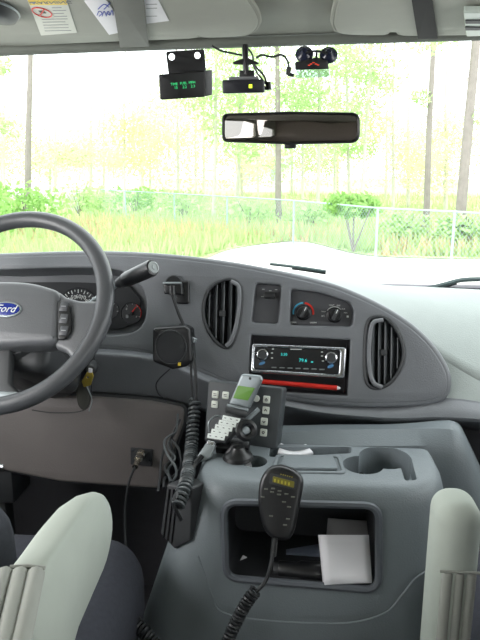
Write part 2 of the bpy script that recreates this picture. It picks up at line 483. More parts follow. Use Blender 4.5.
tree('broadleaf_tree', 4, 2, 30, .10, LEAF2, 'pale yellow tree cut off by the driver side edge', [(2.6, -.6, 1.4, 220), (3.6, .3, 1.4, 220)], 5)
tree('broadleaf_tree', 142, 143, 44, .12, LEAF2, 'yellow round tree far off past the thin sapling', [(2.6, -.9, 1.6, 240), (3.8, .6, 1.7, 260), (4.9, .8, 1.3, 170)], 6)
tree('broadleaf_tree', 445, 447, 30, .09, LEAF2, 'bushy yellow tree filling the gap between the two passenger side pines', [(2.2, -.6, 1.4, 260), (3.2, .5, 1.4, 260), (3.9, -.3, 1.1, 150)], 5)
tree('broadleaf_tree', 408, 408, 34, .09, LEAF2, 'bushy yellow-green tree behind the slim passenger side pine', [(2.3, .4, 1.4, 240), (3.4, -.4, 1.2, 200)], 4)
tree('broadleaf_tree', 335, 336, 40, .1, LEAF1, 'hazy green tree far behind the slim trunks below the mirror', [(2.6, -.9, 1.7, 220), (4.4, .8, 1.9, 240), (6.4, 0, 1.8, 220)], 9)
shrub(355, 206, 16.0, .72, 1.45, 1100, LEAF3, 'bright green leafy shrub rising over the top rail of the fence', .08, .72, .86, .2)
shrub(24, 205, 20, 1.5, 1.7, 700, LEAF3, 'wide green bush at the foot of the lone pine')
shrub(-25, 205, 17, 1.3, 1.5, 500, LEAF3, 'green bush cut off by the driver side edge')
shrub(80, 200, 27, 1.4, 1.5, 420, LEAF1, 'pale low bush behind the first visible fence post')
shrub(135, 197, 29, 1.2, 1.3, 400, LEAF3, 'small green bush behind the fence below the thin sapling')
shrub(185, 200, 27, 1.3, 1.3, 420, LEAF1, 'pale green bush behind the fence below the green-lettered display')
shrub(250, 203, 24, 1.3, 1.1, 420, LEAF1, 'pale green bush behind the fence below the mirror, driver end')
shrub(310, 206, 22, 1.0, 1.1, 420, LEAF1, 'pale green bush behind the fence next to the bright shrub')
shrub(410, 212, 18, 1.0, 1.0, 420, LEAF1, 'pale green bush behind the fence between two slim pines')
shrub(470, 214, 17, .9, 1.1, 420, LEAF1, 'pale green bush at the foot of the thick leaning pine')

FAR = ((2, 'at the driver side edge'), (50, 'between the lone pine and the white house'), (104, 'between the white house and the thin sapling'), (150, 'just past the thin sapling'),
       (204, 'below the small detector box'), (242, 'below the driver end of the mirror'), (292, 'below the middle of the mirror'), (338, 'below the passenger end of the mirror'), (386, 'in the gap past the mirror'), (446, 'between the slim pine and the leaning pine'))
for i, (x, wh) in enumerate(FAR):
    mdl = 140 < x < 380
    tree('distant_tree', x, x+random.uniform(-1, 1), 46+3*(i % 4), .1, (LEAF1, LEAF2, LEAF2)[i % 3], 'hazy pale tree in the far wood line '+wh,
         [(2.4, -1.6, 2.4, 260), (3.6, 1.4, 2.4, 260)]+([(6.5, -.6, 2.6, 240), (7.2, 1.2, 2.2, 180)] if mdl else []), 8 if mdl else 5, .22, 'far wood line')
def house(px, py, Y, wd, h, label):
    p = at(px, py, Y); t = thing('house', label, 'house', (p.x, Y, 0), 'houses beyond the trees')
    boxo('wall', (p.x-wd/2, Y, 0), (p.x+wd/2, Y+6, h), SIDING, t, None, 0)
    bm = bmesh.new()
    A = [bm.verts.new(c) for c in ((p.x-wd/2-.3, Y-.4, h), (p.x+wd/2+.3, Y-.4, h), (p.x+wd/2+.3, Y+6.4, h), (p.x-wd/2-.3, Y+6.4, h), (p.x-wd/2-.3, Y+3, h+1.6), (p.x+wd/2+.3, Y+3, h+1.6))]
    for f in ((0, 1, 5, 4), (2, 3, 4, 5), (0, 4, 3), (1, 2, 5), (0, 3, 2, 1)): bm.faces.new([A[i] for i in f])
    obj('roof', bm, ROOFM, t, 0)
    for dx in (-.3, .25):
        f = boxo('window', (p.x+dx*wd-.5, Y-.05, 1.0), (p.x+dx*wd+.5, Y+.02, 2.1), SIDING, t, None, .01)
        boxo('pane', (p.x+dx*wd-.42, Y-.07, 1.08), (p.x+dx*wd+.42, Y-.04, 2.02), PANE, f, None, 0)
house(72, 170, 62, 7, 2.6, 'white house far off beyond the lone pine')
house(262, 180, 60, 5, 2.5, 'white house far off seen below the mirror')

# ------------------------------------------------------------------ van shell
def struct(o): o['kind'] = 'structure'; return o
VW = .98
RF = Zc+.36
# roof lining: rises from the windshield header, then runs back
rows = []
for x in (-VW, -.75, -.3, .3, .75, VW):
    d = .03*(abs(x)/VW)**2
    g = .016*x
    rows.append([(x, 1.16-d*2, Zc+.226-d*.6+g), (x, 1.10-d*2, Zc+.238-d*.6+g), (x, .95, Zc+.252-d), (x, .75, Zc+.268-d), (x, .4, Zc+.33-d), (x, -.3, RF-d), (x, -2.6, RF-d)])
bm = skin(rows, 4)
o = obj('ceiling', bm, HEAD); solidify(o, .03, 1); struct(o)
# windshield header trim
hd = [(-VW, 1.105, Zc+.176), (-.6, 1.14, Zc+.2015), (0, 1.163, Zc+.2175), (.6, 1.14, Zc+.2195), (VW, 1.105, Zc+.206)]
bm = bmesh.new(); sweep(bm, cat(hd, 8), .010, 10); struct(obj('trim_header', bm, mat('header_trim', '#6e736c', .7)))
boxo('floor', (-VW, -2.6, FLOORZ-.05), (VW, 1.55, FLOORZ), CARPET, None, None, 0)['kind'] = 'structure'
boxo('wall_front', (-VW, 1.50, FLOORZ), (VW, 1.54, Zc-.27), mat('footwell_lining', '#57565c', .7), None, None, 0)['kind'] = 'structure'
boxo('wall_back', (-VW, -2.64, FLOORZ), (VW, -2.6, RF), mat('rear_lining', '#b0a6a2', .9), None, None, 0)['kind'] = 'structure'
for nm, s in (('wall_left', -1), ('wall_right', 1)):
    bm = bmesh.new(); x0, x1 = sorted((s*VW, s*(VW+.04)))
    box(bm, (x0, -2.6, FLOORZ), (x1, 1.54, Zc-.28))
    box(bm, (x0, -2.6, Zc+.2), (x1, 1.0, RF-.03))
    for y0, y1 in ((-2.6, -2.45), (-1.55, -1.35), (-.35, -.15)):
        box(bm, (x0, y0, Zc-.3), (x1, y1, Zc+.22))
    sweep(bm, [(s*(VW+.02), 1.40, Zc-.3), (s*(VW+.0), 1.08, Zc+.2)], .04, 8)
    struct(obj(nm, bm, HEAD))
GL = glass('window_glass', (.96, .96, .96), .04)
k = 2
for s in (-1, 1):
    for y0, y1 in ((-2.45, -1.55), (-1.35, -.35), (-.15, 1.08)):
        boxo('window_%d' % k, (s*(VW+.018), y0, Zc-.28), (s*(VW+.022), y1, Zc+.2), GL, None, None, 0)['kind'] = 'structure'; k += 1
# windshield pane: curved glass
WB = lambda x: (x, 1.50-.16*(x/VW)**2, Zc-.255-.02*(x/VW)**2)
WT = lambda x: (x, 1.167-.06*(x/VW)**2, Zc+.2175-.026*(x/VW)**2+.014*x)
xs = [VW*(i/8-1) for i in range(17)]
rows = []
for i in range(7):
    t = i/6
    rows.append([Vector(WB(x)).lerp(Vector(WT(x)), t)+Vector((0, .03, .02))*math.sin(math.pi*t) for x in xs])
bm = skin(rows, 1); o = obj('window_1', bm, glass('windshield_glass', (.99, 1.0, .99), .03)); struct(o)
def on_glass(x, z, off=.012):
    b, t = Vector(WB(x)), Vector(WT(x)); f = (z-b.z)/(t.z-b.z)
    p = b.lerp(t, f)+Vector((0, .03, .02))*math.sin(math.pi*f); n = Vector((0, -(t.z-b.z), t.y-b.y)).normalized()
    return p+n*off

# hood and cowl outside
rows = [[(x, 1.46-.16*(x/VW)**2, Zc-.30-.02*(x/VW)**2) for x in xs], [(x, 1.62-.16*(x/VW)**2, Zc-.31-.03*(x/VW)**2) for x in xs],
        [(x, 2.1-.2*(x/VW)**2, Zc-.39-.05*(x/VW)**2) for x in xs], [(x, 2.35-.2*(x/VW)**2, Zc-.50-.05*(x/VW)**2) for x in xs], [(x, 2.4-.2*(x/VW)**2, Zc-1.0) for x in xs]]
bm = skin(rows, 1); o = obj('hood', bm, PAINT); solidify(o, .02); struct(o)

#@@DASH
# ------------------------------------------------------------------ dashboard
p_top, p_bot = at(240, 255, 1.24), at(240, 400, 1.165)
BZ = Plane((p_top+p_bot)/2, (0, -(p_top.z-p_bot.z), p_top.y-p_bot.y))
dash = thing('dashboard', 'grey moulded dashboard spanning the van below the windshield', 'dashboard', (0, 1.3, Zc-.45))
bz_px = [(-140, 262), (-60, 259), (0, 257), (60, 255), (120, 255), (180, 259), (240, 267), (300, 279), (340, 290), (380, 308), (410, 327), (430, 346), (444, 367), (448, 383), (443, 396), (428, 401), (405, 403), (360, 403.5), (310, 400), (260, 391), (225, 380), (205, 371), (180, 361), (150, 352), (110, 347), (60, 346), (0, 346), (-140, 346)]
bz = cat([(*BZ.px(*p), 0) for p in bz_px], 5, True)
bz = [Vector((p.x, p.y)) for p in bz]
cl_px = [(-120, 272), (0, 270), (60, 268), (110, 269), (130, 276), (142, 288), (146.5, 303), (144, 321), (135, 331), (115, 335), (60, 336), (0, 336), (-120, 336)]
cl = [Vector((p.x, p.y)) for p in cat([(*BZ.px(*p), 0) for p in cl_px], 5, True)]
lv_px = [(225, 279.5), (233, 280), (239, 284), (241.5, 292), (241, 310), (238, 328), (233, 343), (226, 348), (215, 341), (206.5, 327), (203, 312), (205.5, 296), (213, 285)]
lv = [Vector((p.x, p.y)) for p in cat([(*BZ.px(*p), 0) for p in lv_px], 4, True)]
rv_px = [(371, 318), (384, 317.5), (395, 327), (402.5, 343), (403.5, 358), (398, 373), (389, 384), (378, 388.5), (369, 386), (365, 375), (364.5, 350), (366, 328)]
rv = [Vector((p.x, p.y)) for p in cat([(*BZ.px(*p), 0) for p in rv_px], 4, True)]
c1 = roundpoly(BZ.pts([(256, 283), (281.5, 285), (278, 324), (251.5, 322.5)]), .007)
c2 = roundpoly(BZ.pts([(291, 289), (320, 292.5), (350, 302.5), (354, 311), (352, 326.5), (290, 325)]), [.007, .05, .012, .012, .008, .007])
ra = roundpoly(BZ.pts([(251, 335), (350.5, 340), (347.5, 396), (249, 389)]), .003)
BZ_T = .022
bez = panel('bezel', bz, [cl, lv, rv, c1, c2, ra], BZ_T, .004, BZ, DASH, dash)
bm = bmesh.new(); loop(bm, [BZ.w(p.x, p.y, -.010) for p in bz], .009, 10); obj('bezel_trim', bm, DASH, bez)
# instrument cluster
recess('instrument_recess', cl, BZ, .085, DASH, dash, .93, -.004)
GP = BZ.shift(-.080)
inst = panel('gauge_panel', [Vector((p.x*1, p.y)) for p in roundpoly(GP.pts([(-120, 284), (60, 282), (128, 284), (141, 300), (138, 322), (120, 329), (-120, 330)]), .01)], [], .004, .001, GP, DARKER, dash)
def dial(cx, cy, r, a0, a1, nticks, nums, name, needle=None, redzone=None):
    c = GP.px(cx, cy)
    d = lathe(name, [(0, 0), (r, 0), (r*1.02, .002), (r*.98, .003), (r*.94, .0015), (0, .0015)], GP.M @ Matrix.Translation((c.x, c.y, 0)), DARKER, inst)
    bm = bmesh.new()
    for i in range(nticks):
        a = R(a0+(a1-a0)*i/(nticks-1)); ln = .16 if i % 2 == 0 else .09
        M = GP.M @ Matrix.Translation((c.x, c.y, .0022)) @ Matrix.Rotation(a, 4, 'Z')
        box(bm, (r*(.92-ln), -r*.018, -.0003), (r*.92, r*.018, .0003), M)
    obj('tick_mark', bm, MARK, d, 0)
    for s, a in nums:
        a = R(a); text('numeral', s, r*.26, GP, c.x+math.cos(a)*r*.6, c.y+math.sin(a)*r*.6, .0024, MARK, d)
    if needle is not None:
        a = R(needle); bm = bmesh.new()
        box(bm, (-r*.1, -r*.05, 0), (r*.78, r*.05, .002), GP.M @ Matrix.Translation((c.x, c.y, .004)) @ Matrix.Rotation(a, 4, 'Z'))
        obj('needle', bm, RED, d, 0)
        lathe('needle_hub', [(0, 0), (r*.2, 0), (r*.18, .004), (0, .005)], GP.M @ Matrix.Translation((c.x, c.y, .003)), BLACK, d, 12)
    return d
dial(78, 310, .048, 210, -30, 25, [('40', 130), ('50', 110), ('60', 88), ('70', 66), ('80', 40), ('30', 152), ('90', 12)], 'speedometer', 200)
fg = dial(131.5, 313.5, .023, 120, -20, 5, [('E', 138), ('F', -32)], 'fuel_gauge', 52)
c = GP.px(131.5, 313.5); bm = bmesh.new()
sweep(bm, [GP.w(c.x+.0215*math.cos(R(a)), c.y+.0215*math.sin(R(a)), .003) for a in range(60, -26, -6)], .0009, 5); obj('red_scale', bm, RED, fg)
boxo('pump_mark', (c.x-.012, c.y-.010, .002), (c.x-.006, c.y-.003, .0028), mat('gauge_grey', '#8d8f90', .5), fg, GP.M, .001, 1)
dial(111, 310, .018, 130, -10, 5, [('H', 110)], 'temperature_gauge', 100)

# air vents
def vent(outline, name, n, tilt, mtx=None):
    v = recess(name, outline, BZ, .05, DARKER, dash, .92, -.004)
    bm = bmesh.new(); loop(bm, [BZ.w(p.x, p.y, -.001) for p in outline], .0035, 8); obj('vent_rim', bm, DARK, v)
    x0, x1 = min(p.x for p in outline), max(p.x for p in outline)
    for i in range(n):
        t = (i+.6)/(n+.2); x = x0+(x1-x0)*t
        ys = []
        for a, b in zip(outline, outline[1:]+outline[:1]):
            if (a.x-x)*(b.x-x) < 0: ys.append(a.y+(b.y-a.y)*(x-a.x)/(b.x-a.x))
        if len(ys) < 2: continue
        M = BZ.M @ Matrix.Translation((x, 0, -.013)) @ Matrix.Rotation(R(tilt), 4, 'Y')
        boxo('vane', (-.001, min(ys)+.002, -.012), (.001, max(ys)-.002, .008), mat('vent_vane', '#676b6e', .4), v, M, .0006, 1)
    cx, cy = (x0+x1)/2, (min(p.y for p in outline)+max(p.y for p in outline))/2
    boxo('vent_tab', (cx-.006, cy-.006, -.012), (cx+.006, cy+.006, -.001), DARK, v, BZ.M, .002)
    return v
lvv = vent(lv, 'air_vent', 5, 25)
rvv = vent(rv, 'air_vent', 6, -30)
def lip(v, outline, pts_px):
    P = cat([BZ.wp(x, y, .002) for x, y in pts_px], 6)
    bm = bmesh.new(); sweep(bm, P, .0042, 8); obj('vent_lip', bm, mat('vent_lip_grey', '#797b7f', .4), v)
lip(rvv, rv, [(383, 320), (374, 322), (370.5, 330), (369, 352), (370, 372), (374, 383), (382, 387)])
lip(lvv, lv, [(231, 281.5), (237.5, 285), (239.5, 293), (238.5, 311), (235.5, 328), (231, 341), (226, 346)])
# switch panels
def sub(pl, px, py): return pl.px(px, py)
h1 = recess('headlight_switch_panel', c1, BZ, .014, mat('switch_panel_grey', '#56575b', .45, var=.05), dash, .97, -.004)
q = BZ.px(270, 295); CP = BZ.shift(-.016)
boxo('switch_knob', (q.x-.012, q.y-.007, -.012), (q.x+.011, q.y+.006, .008), BLACK, h1, BZ.M, .003)
for x, y in ((263, 288.5), (270, 290), (276, 289), (262, 296)):
    a = BZ.px(x, y); boxo('switch_mark', (a.x-.0025, a.y-.0006, -.0182), (a.x+.0025, a.y+.0006, -.0172), MARK, h1, BZ.M, 0)
cc = recess('climate_control_panel', c2, BZ, .012, mat('control_panel_grey', '#47484c', .45, var=.05), dash, .98, -.004)
def arc(name, c, r, a0, a1, wd, m, parent, z):
    bm = bmesh.new(); n = 14; A = []; B = []
    for i in range(n+1):
        a = R(a0+(a1-a0)*i/n)
        A.append(bm.verts.new(BZ.w(c.x+math.cos(a)*r, c.y+math.sin(a)*r, z))); B.append(bm.verts.new(BZ.w(c.x+math.cos(a)*(r-wd), c.y+math.sin(a)*(r-wd), z)))
    for i in range(n): bm.faces.new((A[i], A[i+1], B[i+1], B[i]))
    return obj(name, bm, m, parent, 0)
for (x, y, nm) in ((303.5, 312.5, 't'), (335, 315, 'm')):
    c = BZ.px(x, y); M = BZ.M @ Matrix.Translation((c.x, c.y, -.015))
    kn = lathe('control_knob', [(0, 0), (.0155, 0), (.0155, .004), (.0125, .006), (.0115, .017), (.010, .0185), (0, .0185)], M, BLACK, cc, 28)
    boxo('knob_grip', (-.0035, -.0115, .016), (.0035, .0115, .024), DARK, kn, M @ Matrix.Rotation(R(-25), 4, 'Z'), .0015)
    boxo('knob_pointer', (-.0007, .003, .0235), (.0007, .011, .0245), MARK, kn, M @ Matrix.Rotation(R(-25), 4, 'Z'), 0)
    if nm == 't':
        arc('cold_scale', c, .0215, 190, 92, .0032, BLUE, cc, -.0148); arc('hot_scale', c, .0215, 82, -10, .0036, RED, cc, -.0148)
        text('cold_word', 'COOL', .0045, BZ, c.x-.019, c.y-.0195, -.0148, MARK, cc); text('warm_word', 'WARM', .0045, BZ, c.x+.020, c.y-.0195, -.0148, MARK, cc)
    else:
        for s, a in (('MAX', 160), ('A/C', 185), ('VENT', 105), ('OFF', 70), ('FLR', 38), ('MIX', 15)):
            text('mode_word', s, .0042, BZ, c.x+math.cos(R(a))*.0225, c.y+math.sin(R(a))*.0205, -.0148, MARK, cc)
        arc('mode_scale', c, .0175, 150, 40, .001, MARK, cc, -.0148)
        boxo('snow_mark', (c.x+.024, c.y-.004, -.0152), (c.x+.028, c.y, -.0146), MARK, cc, BZ.M, 0)
# radio slot
recess('stereo_slot', ra, BZ, .06, mat('slot_grey', '#3f3e42', .5, var=.05), dash, .985, -.004)

# upper pad: from the windshield base to behind the bezel's top, and the passenger side slope
r0 = [WB(x) for x in (-.95, -.6, -.35, -.15, 0, .12, .22, .32, .45, .65, .95)]
r0 = [(x, y-.03, z-.004) for x, y, z in r0]
r1p = [(-140, 261, 1.26), (-60, 258, 1.26), (60, 255, 1.26), (150, 257, 1.26), (220, 264.5, 1.255), (290, 277, 1.25), (345, 293, 1.245), (395, 318, 1.235), (436, 355, 1.215), (505, 392, 1.19), (640, 428, 1.15)]
r15 = [(-140, 346, 1.205), (-60, 346, 1.205), (60, 346, 1.205), (150, 352, 1.20), (205, 371, 1.195), (260, 391, 1.19), (320, 401, 1.185), (390, 404, 1.182), (446, 398, 1.18), (510, 408, 1.165), (640, 440, 1.13)]
r2 = [(-140, 352, 1.175), (-60, 352, 1.175), (60, 351, 1.175), (150, 357, 1.168), (205, 379, 1.16), (260, 399, 1.155), (320, 412, 1.152), (390, 418, 1.15), (446, 417, 1.148), (510, 424, 1.13), (640, 456, 1.10)]
r25 = [(-140, 362, 1.170), (-60, 362, 1.170), (60, 361, 1.170), (150, 366, 1.165), (205, 389, 1.165), (260, 406, 1.175), (320, 418, 1.18), (390, 424, 1.18), (446, 423, 1.18), (510, 430, 1.16), (640, 462, 1.13)]
r3 = [(-140, 396, 1.185), (-60, 396, 1.185), (60, 395, 1.185), (150, 399, 1.185), (205, 412, 1.20), (260, 426, 1.23), (320, 430, 1.25), (390, 430, 1.25), (446, 428, 1.24), (510, 436, 1.22), (640, 468, 1.2)]
W_ = lambda r_: [at(*p) for p in r_]
r1 = W_(r1p)
rm = [Vector(a).lerp(Vector(b), .5)+Vector((0, 0, .012)) for a, b in zip(r0, r1)]
bm = skin(crossrows([r0, rm, r1], 4), 4)
o = obj('upper_pad', bm, DASHL, dash); solidify(o, .012, -1)
# passenger end of the pad turns down to the ledge
e0, e1 = r1[8:], W_(r15[8:])
bm = skin([e0, e1], 8); o = obj('pad_end', bm, DASHL, dash)
bm = skin(crossrows([W_(r15), W_(r2), W_(r25), W_(r3)], 4), 4)
o = obj('lower_body', bm, DASH, dash); solidify(o, .006, -1)
# under-dash panel behind the engine cover
u0 = [(222, 415, 1.205), (235, 418, 1.205), (260, 424, 1.235), (320, 428, 1.255), (390, 428, 1.255), (437, 421, 1.215), (457, 422, 1.17), (466, 436, 1.15), (482, 470, 1.15)]
um = [(222, 462, 1.13), (235, 458, 1.10), (255, 453, 1.075), (320, 447, 1.065), (390, 446, 1.06), (438, 446, 1.06), (459, 451, 1.06), (476, 476, 1.065), (493, 505, 1.09)]
u1 = [(222, 640, 1.13), (235, 640, 1.11), (260, 640, 1.09), (320, 640, 1.08), (390, 640, 1.07), (440, 640, 1.06), (470, 640, 1.05), (500, 640, 1.06), (525, 640, 1.10)]
bm = skin(crossrows([W_(u0), W_(um), W_(u1)], 5), 4); o = obj('under_panel', bm, COVER, dash); solidify(o, .006, -1)
# knee bolster
KP = Plane(at(80, 440, 1.145), (0, -1, .12))
kb = roundpoly(KP.pts([(-160, 397), (0, 396), (90, 396.5), (150, 401), (184, 408), (183, 424), (159, 489), (60, 482), (0, 470), (-160, 452)]), [.01, .1, .1, .1, .012, .05, .012, .1, .1, .01])
bol = panel('knee_bolster', kb, [], .03, .006, KP, LOWER, dash)
bm = bmesh.new(); loop(bm, [KP.w(p.x, p.y, -.012) for p in kb], .0055, 8); obj('bolster_edge', bm, DARK, bol)

#@@COVER
# ------------------------------------------------------------------ engine cover console
TOPZ = Zc-.468
cov = thing('engine_cover', 'grey plastic engine cover console with open front cubby and cup holders', 'engine cover', (.04, .95, FLOORZ))
def rr_section(xl, xr, yf, yb, r, z, n=8):
    pts = []
    for (cx, cy, a0) in ((xr-r, yf+r, -90), (xr-.012, yb-.012, 0), (xl+.012, yb-.012, 90), (xl+r*.7, yf+r*.7, 180)):
        q = r if a0 == -90 else (.012 if a0 in (0, 90) else r*.7)
        for i in range(n+1):
            a = R(a0+90*i/n); pts.append((cx+math.cos(a)*q, cy+math.sin(a)*q, z))
    return pts
secs = [(-.118, .232, .90, 1.025, .075, TOPZ-.0005), (-.132, .245, .886, 1.035, .085, TOPZ-.004), (-.140, .252, .877, 1.035, .088, TOPZ-.014), (-.145, .256, .872, 1.035, .09, TOPZ-.03),
        (-.158, .260, .866, 1.035, .09, TOPZ-.07), (-.186, .264, .858, 1.035, .09, TOPZ-.13), (-.214, .268, .848, 1.035, .09, TOPZ-.20), (-.240, .275, .838, 1.035, .09, TOPZ-.28), (-.26, .29, .825, 1.035, .09, TOPZ-.40), (-.25, .30, .81, 1.035, .09, FLOORZ)]
bm = bmesh.new(); rings = [[bm.verts.new(p) for p in rr_section(*s)] for s in secs]
for a, b in zip(rings[:-1], rings[1:]):
    for j in range(len(a)): bm.faces.new((a[j], a[(j+1) % len(a)], b[(j+1) % len(a)], b[j]))
bm.faces.new(rings[0]); bm.faces.new(rings[-1][::-1])
body = obj('body', bm, COVER, cov)
FPc = Plane(at(300, 550, .85), (0, -1, .10))
def cutter(outline, pl, z0, z1):
    bm = bmesh.new(); k = len(outline)
    A = [bm.verts.new(pl.w(p[0], p[1], z0)) for p in outline]; B = [bm.verts.new(pl.w(p[0], p[1], z1)) for p in outline]
    for i in range(k): bm.faces.new((A[i], A[(i+1) % k], B[(i+1) % k], B[i]))
    bm.faces.new(A[::-1]); bm.faces.new(B)
    return obj('cutter', bm, None, None, 0)
op = roundpoly(FPc.pts([(224, 506), (379, 510), (379, 594), (226, 581)]), .022, 6)
TP = Plane((0, 1.0, TOPZ), (0, 0, 1), (0, 1, 0))
def circ(px, py, r, n=28):
    c = TP.px(px, py); return [Vector((c.x+math.cos(2*math.pi*i/n)*r, c.y+math.sin(2*math.pi*i/n)*r)) for i in range(n)]
slot = roundpoly(TP.pts([(398, 458), (411, 456), (417, 479), (405, 481)]), .006)
trough = roundpoly(TP.pts([(270, 447), (352, 446.5), (351, 453), (268, 457)]), .008)
cuts = [cutter(op, FPc, .15, -.17), cutter(circ(385, 457, .043), TP, .02, -.075), cutter(circ(363, 464.5, .033), TP, .02, -.05),
        cutter(slot, TP, .02, -.03), cutter(trough, TP, .02, -.02), cutter(circ(254, 461, .022), TP, .02, -.03)]
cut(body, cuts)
# the cubby's inner faces darkened: its shade put into the colour
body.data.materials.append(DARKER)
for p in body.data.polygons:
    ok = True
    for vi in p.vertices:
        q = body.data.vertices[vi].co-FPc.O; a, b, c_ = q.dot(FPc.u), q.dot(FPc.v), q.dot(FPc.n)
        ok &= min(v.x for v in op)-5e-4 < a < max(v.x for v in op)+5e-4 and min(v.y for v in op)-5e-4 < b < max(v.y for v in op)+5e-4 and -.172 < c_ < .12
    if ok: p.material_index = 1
# rounded lip round the cubby
bm = bmesh.new(); loop(bm, [FPc.w(p.x, p.y, -.012) for p in roundpoly(FPc.pts([(223, 505), (380, 509), (380, 595), (225, 582)]), .023, 6)], .006, 8); obj('cubby_lip', bm, mat('cubby_lip_grey', '#585d63', .5), cov)
# ashtray lid
lid = panel('ashtray_lid', roundpoly(TP.pts([(284, 457), (333, 458), (338, 471), (279, 470)]), .006), [], .006, .002, TP, COVER, cov, .005)
panel('lid_recess', roundpoly(TP.pts([(276, 455), (341, 456), (346, 474), (270, 473)]), .008), [roundpoly(TP.pts([(280, 456.5), (337, 457.5), (341.5, 472), (275, 471)]), .006)], .005, .002, TP, COVER, cov, .002)
# seam of the lower trim
bm = bmesh.new()
sweep(bm, cat([at(*p) for p in ((198, 556, .838), (206, 578, .834), (212, 596, .832), (220, 611, .832), (250, 619, .828), (300, 623, .826), (350, 623, .826), (385, 613, .832), (402, 595, .842), (415, 579, .85), (428, 570, .868))], 6), .0017, 6)
obj('trim_seam', bm, COVER, cov)

#@@WHEEL
# ------------------------------------------------------------------ steering wheel and column
WC = at(8, 307.3, 1.02)
WP = Plane(WC, (-.124, -1, .723))
sw = thing('steering_wheel', 'grey steering wheel with padded hub and blue oval badge', 'steering wheel', WC)
rw = .1897-.0148
ring = [WP.w(rw*math.cos(2*math.pi*i/72), rw*math.sin(2*math.pi*i/72), .0) for i in range(72)]
bm = bmesh.new(); loop(bm, ring, .0148, 14); obj('rim', bm, mat('rim_vinyl', '#4e5053', .34, bump=.2, var=.05), sw)
hub = cat([(*WP.px(*p), 0) for p in ((9, 283), (30, 284), (48, 288), (60, 294), (62, 310), (61, 330), (58, 344), (30, 346.5), (0, 348), (-20, 347), (-40, 344), (-44, 330), (-44, 310), (-42, 294), (-30, 288), (-12, 284))], 4, True)
hubp = panel('airbag_cover', [(p.x, p.y) for p in hub], [], .05, .012, WP, WHEEL, sw, .012)
for s in (1, -1):
    L = [(55, 289), (66, 297), (80, 301), (96, 301), (109, 296), (109, 320), (100, 340), (88, 356), (74, 362), (66, 352), (55, 348)]
    q = [WP.px(*p) for p in L]
    if s < 0: q = [Vector((-p.x, p.y)) for p in q][::-1]
    q = roundpoly(q, .012)
    spk = panel('spoke', q, [], .022, .008, WP, WHEEL, sw, .004)
    B = [(60, 303), (66, 303.5), (72, 308), (74, 320), (73, 333), (68, 341), (60, 342)]
    q = [WP.px(*p) for p in B]
    if s < 0: q = [Vector((-p.x, p.y)) for p in q][::-1]
    pod = panel('button_pod', roundpoly(q, .006), [], .006, .002, WP, BLACK, spk, .010)
    for yy in (309, 321, 333):
        c = WP.px(66.5, yy); cx = c.x*s
        boxo('button', (cx-.0075, c.y-.0085, .008), (cx+.0070, c.y+.0085, .0118), mat('button_grey', '#4c4e52', .4), pod, WP.M, .002)
        boxo('button_mark', (cx-.004, c.y-.0007, .0116), (cx+.004, c.y+.0007, .0121), mat('dim_mark', '#9a9da0', .5), pod, WP.M, 0)
for s in (1, -1):
    q = [WP.px(*p) for p in ((-2, 345), (22, 345), (16, 380), (22, 404), (-2, 406), (-4, 380))]
q = roundpoly([WP.px(*p) for p in ((-14, 340), (8, 340), (6, 380), (18, 394), (20, 405), (-24, 408), (-22, 394), (-14, 380))], .01)
panel('lower_spoke', q, [], .016, .005, WP, DARK, sw, -.012)
panel('spoke_trim', roundpoly([WP.px(*p) for p in ((-20, 390), (16, 391), (20, 395), (18, 402), (-22, 403))], .004), [], .008, .002, WP, SATIN, sw, -.003)
# badge
bc = WP.px(10, 312.5)
def oval(rx, ry, n=36): return [(bc.x+rx*math.cos(2*math.pi*i/n), bc.y+ry*math.sin(2*math.pi*i/n)) for i in range(n)]
bd = panel('badge', oval(.0285, .0145), [], .004, .0012, WP, SATIN, hubp, .0145)
panel('badge_field', oval(.0255, .0115), [], .003, .0008, WP, BADGE, bd, .0155)
text('badge_script', 'Ford', .019, WP, bc.x, bc.y, .0158, MARK, bd, .35, .0003)
# column
col = thing('column_shroud', 'dark steering column shroud behind the steering wheel', 'steering column', WC+Vector((0, .15, -.05))); col['kind'] = 'thing'
ax = -WP.n
M = axisM(WP.w(0, -.02, -.02), ax)
lathe('shroud', [(0, 0), (.062, 0), (.072, .02), (.08, .06), (.085, .12), (.08, .20), (0, .20)], M, DARK, col, 28)
boxo('column_cover', (-.075, -.10, -.19), (.075, -.02, -.03), DARK, col, WP.M, .02, 3)
# lever
p0, p1, p2, p3 = WP.w(.075, .03, -.10), at(100, 296, 1.13), at(119, 283, 1.085), at(153, 267.5, 1.03)
lv_ = tube('lever_stalk', [p0, p1, p2], .0052, SATIN, col, 6, 10)
dd = (p3-p2).normalized(); Ln = (p3-p2).length
hg = lathe('lever_handle', [(0, -.004), (.0075, -.004), (.0095, .004), (.0100, .014), (.0125, .018), (.0138, .03), (.0145, Ln-.006), (.0135, Ln), (.011, Ln+.001), (0, Ln+.001)], axisM(p2, dd), BLACK, col, 24)
lathe('lever_end_cap', [(0, 0), (.0105, 0), (.0100, .0015), (.0080, .002), (.0075, .0008), (.004, .0008), (.0035, .002), (0, .002)], axisM(p3+dd*.001, dd), mat('end_cap_grey', '#9aa0a0', .4), hg, 24)

pbk = thing('brake_bracket', 'dark pedal bracket with a bright metal end below the lower trim', 'bracket', at(5, 480, 1.18))
boxo('bracket', (at(-30, 480, 1.18).x, 1.15, at(5, 497, 1.18).z), (at(19, 480, 1.18).x, 1.24, at(5, 464, 1.18).z), DARKER, pbk, None, .008)
boxo('bracket_arm', (at(-10, 480, 1.2).x, 1.16, at(5, 540, 1.2).z), (at(12, 480, 1.2).x, 1.20, at(5, 490, 1.2).z), DARK, pbk, None, .006)
tube('release_rod', [at(-30, 466, 1.14), at(4, 467, 1.14)], .007, SILVER, pbk, 1, 10)
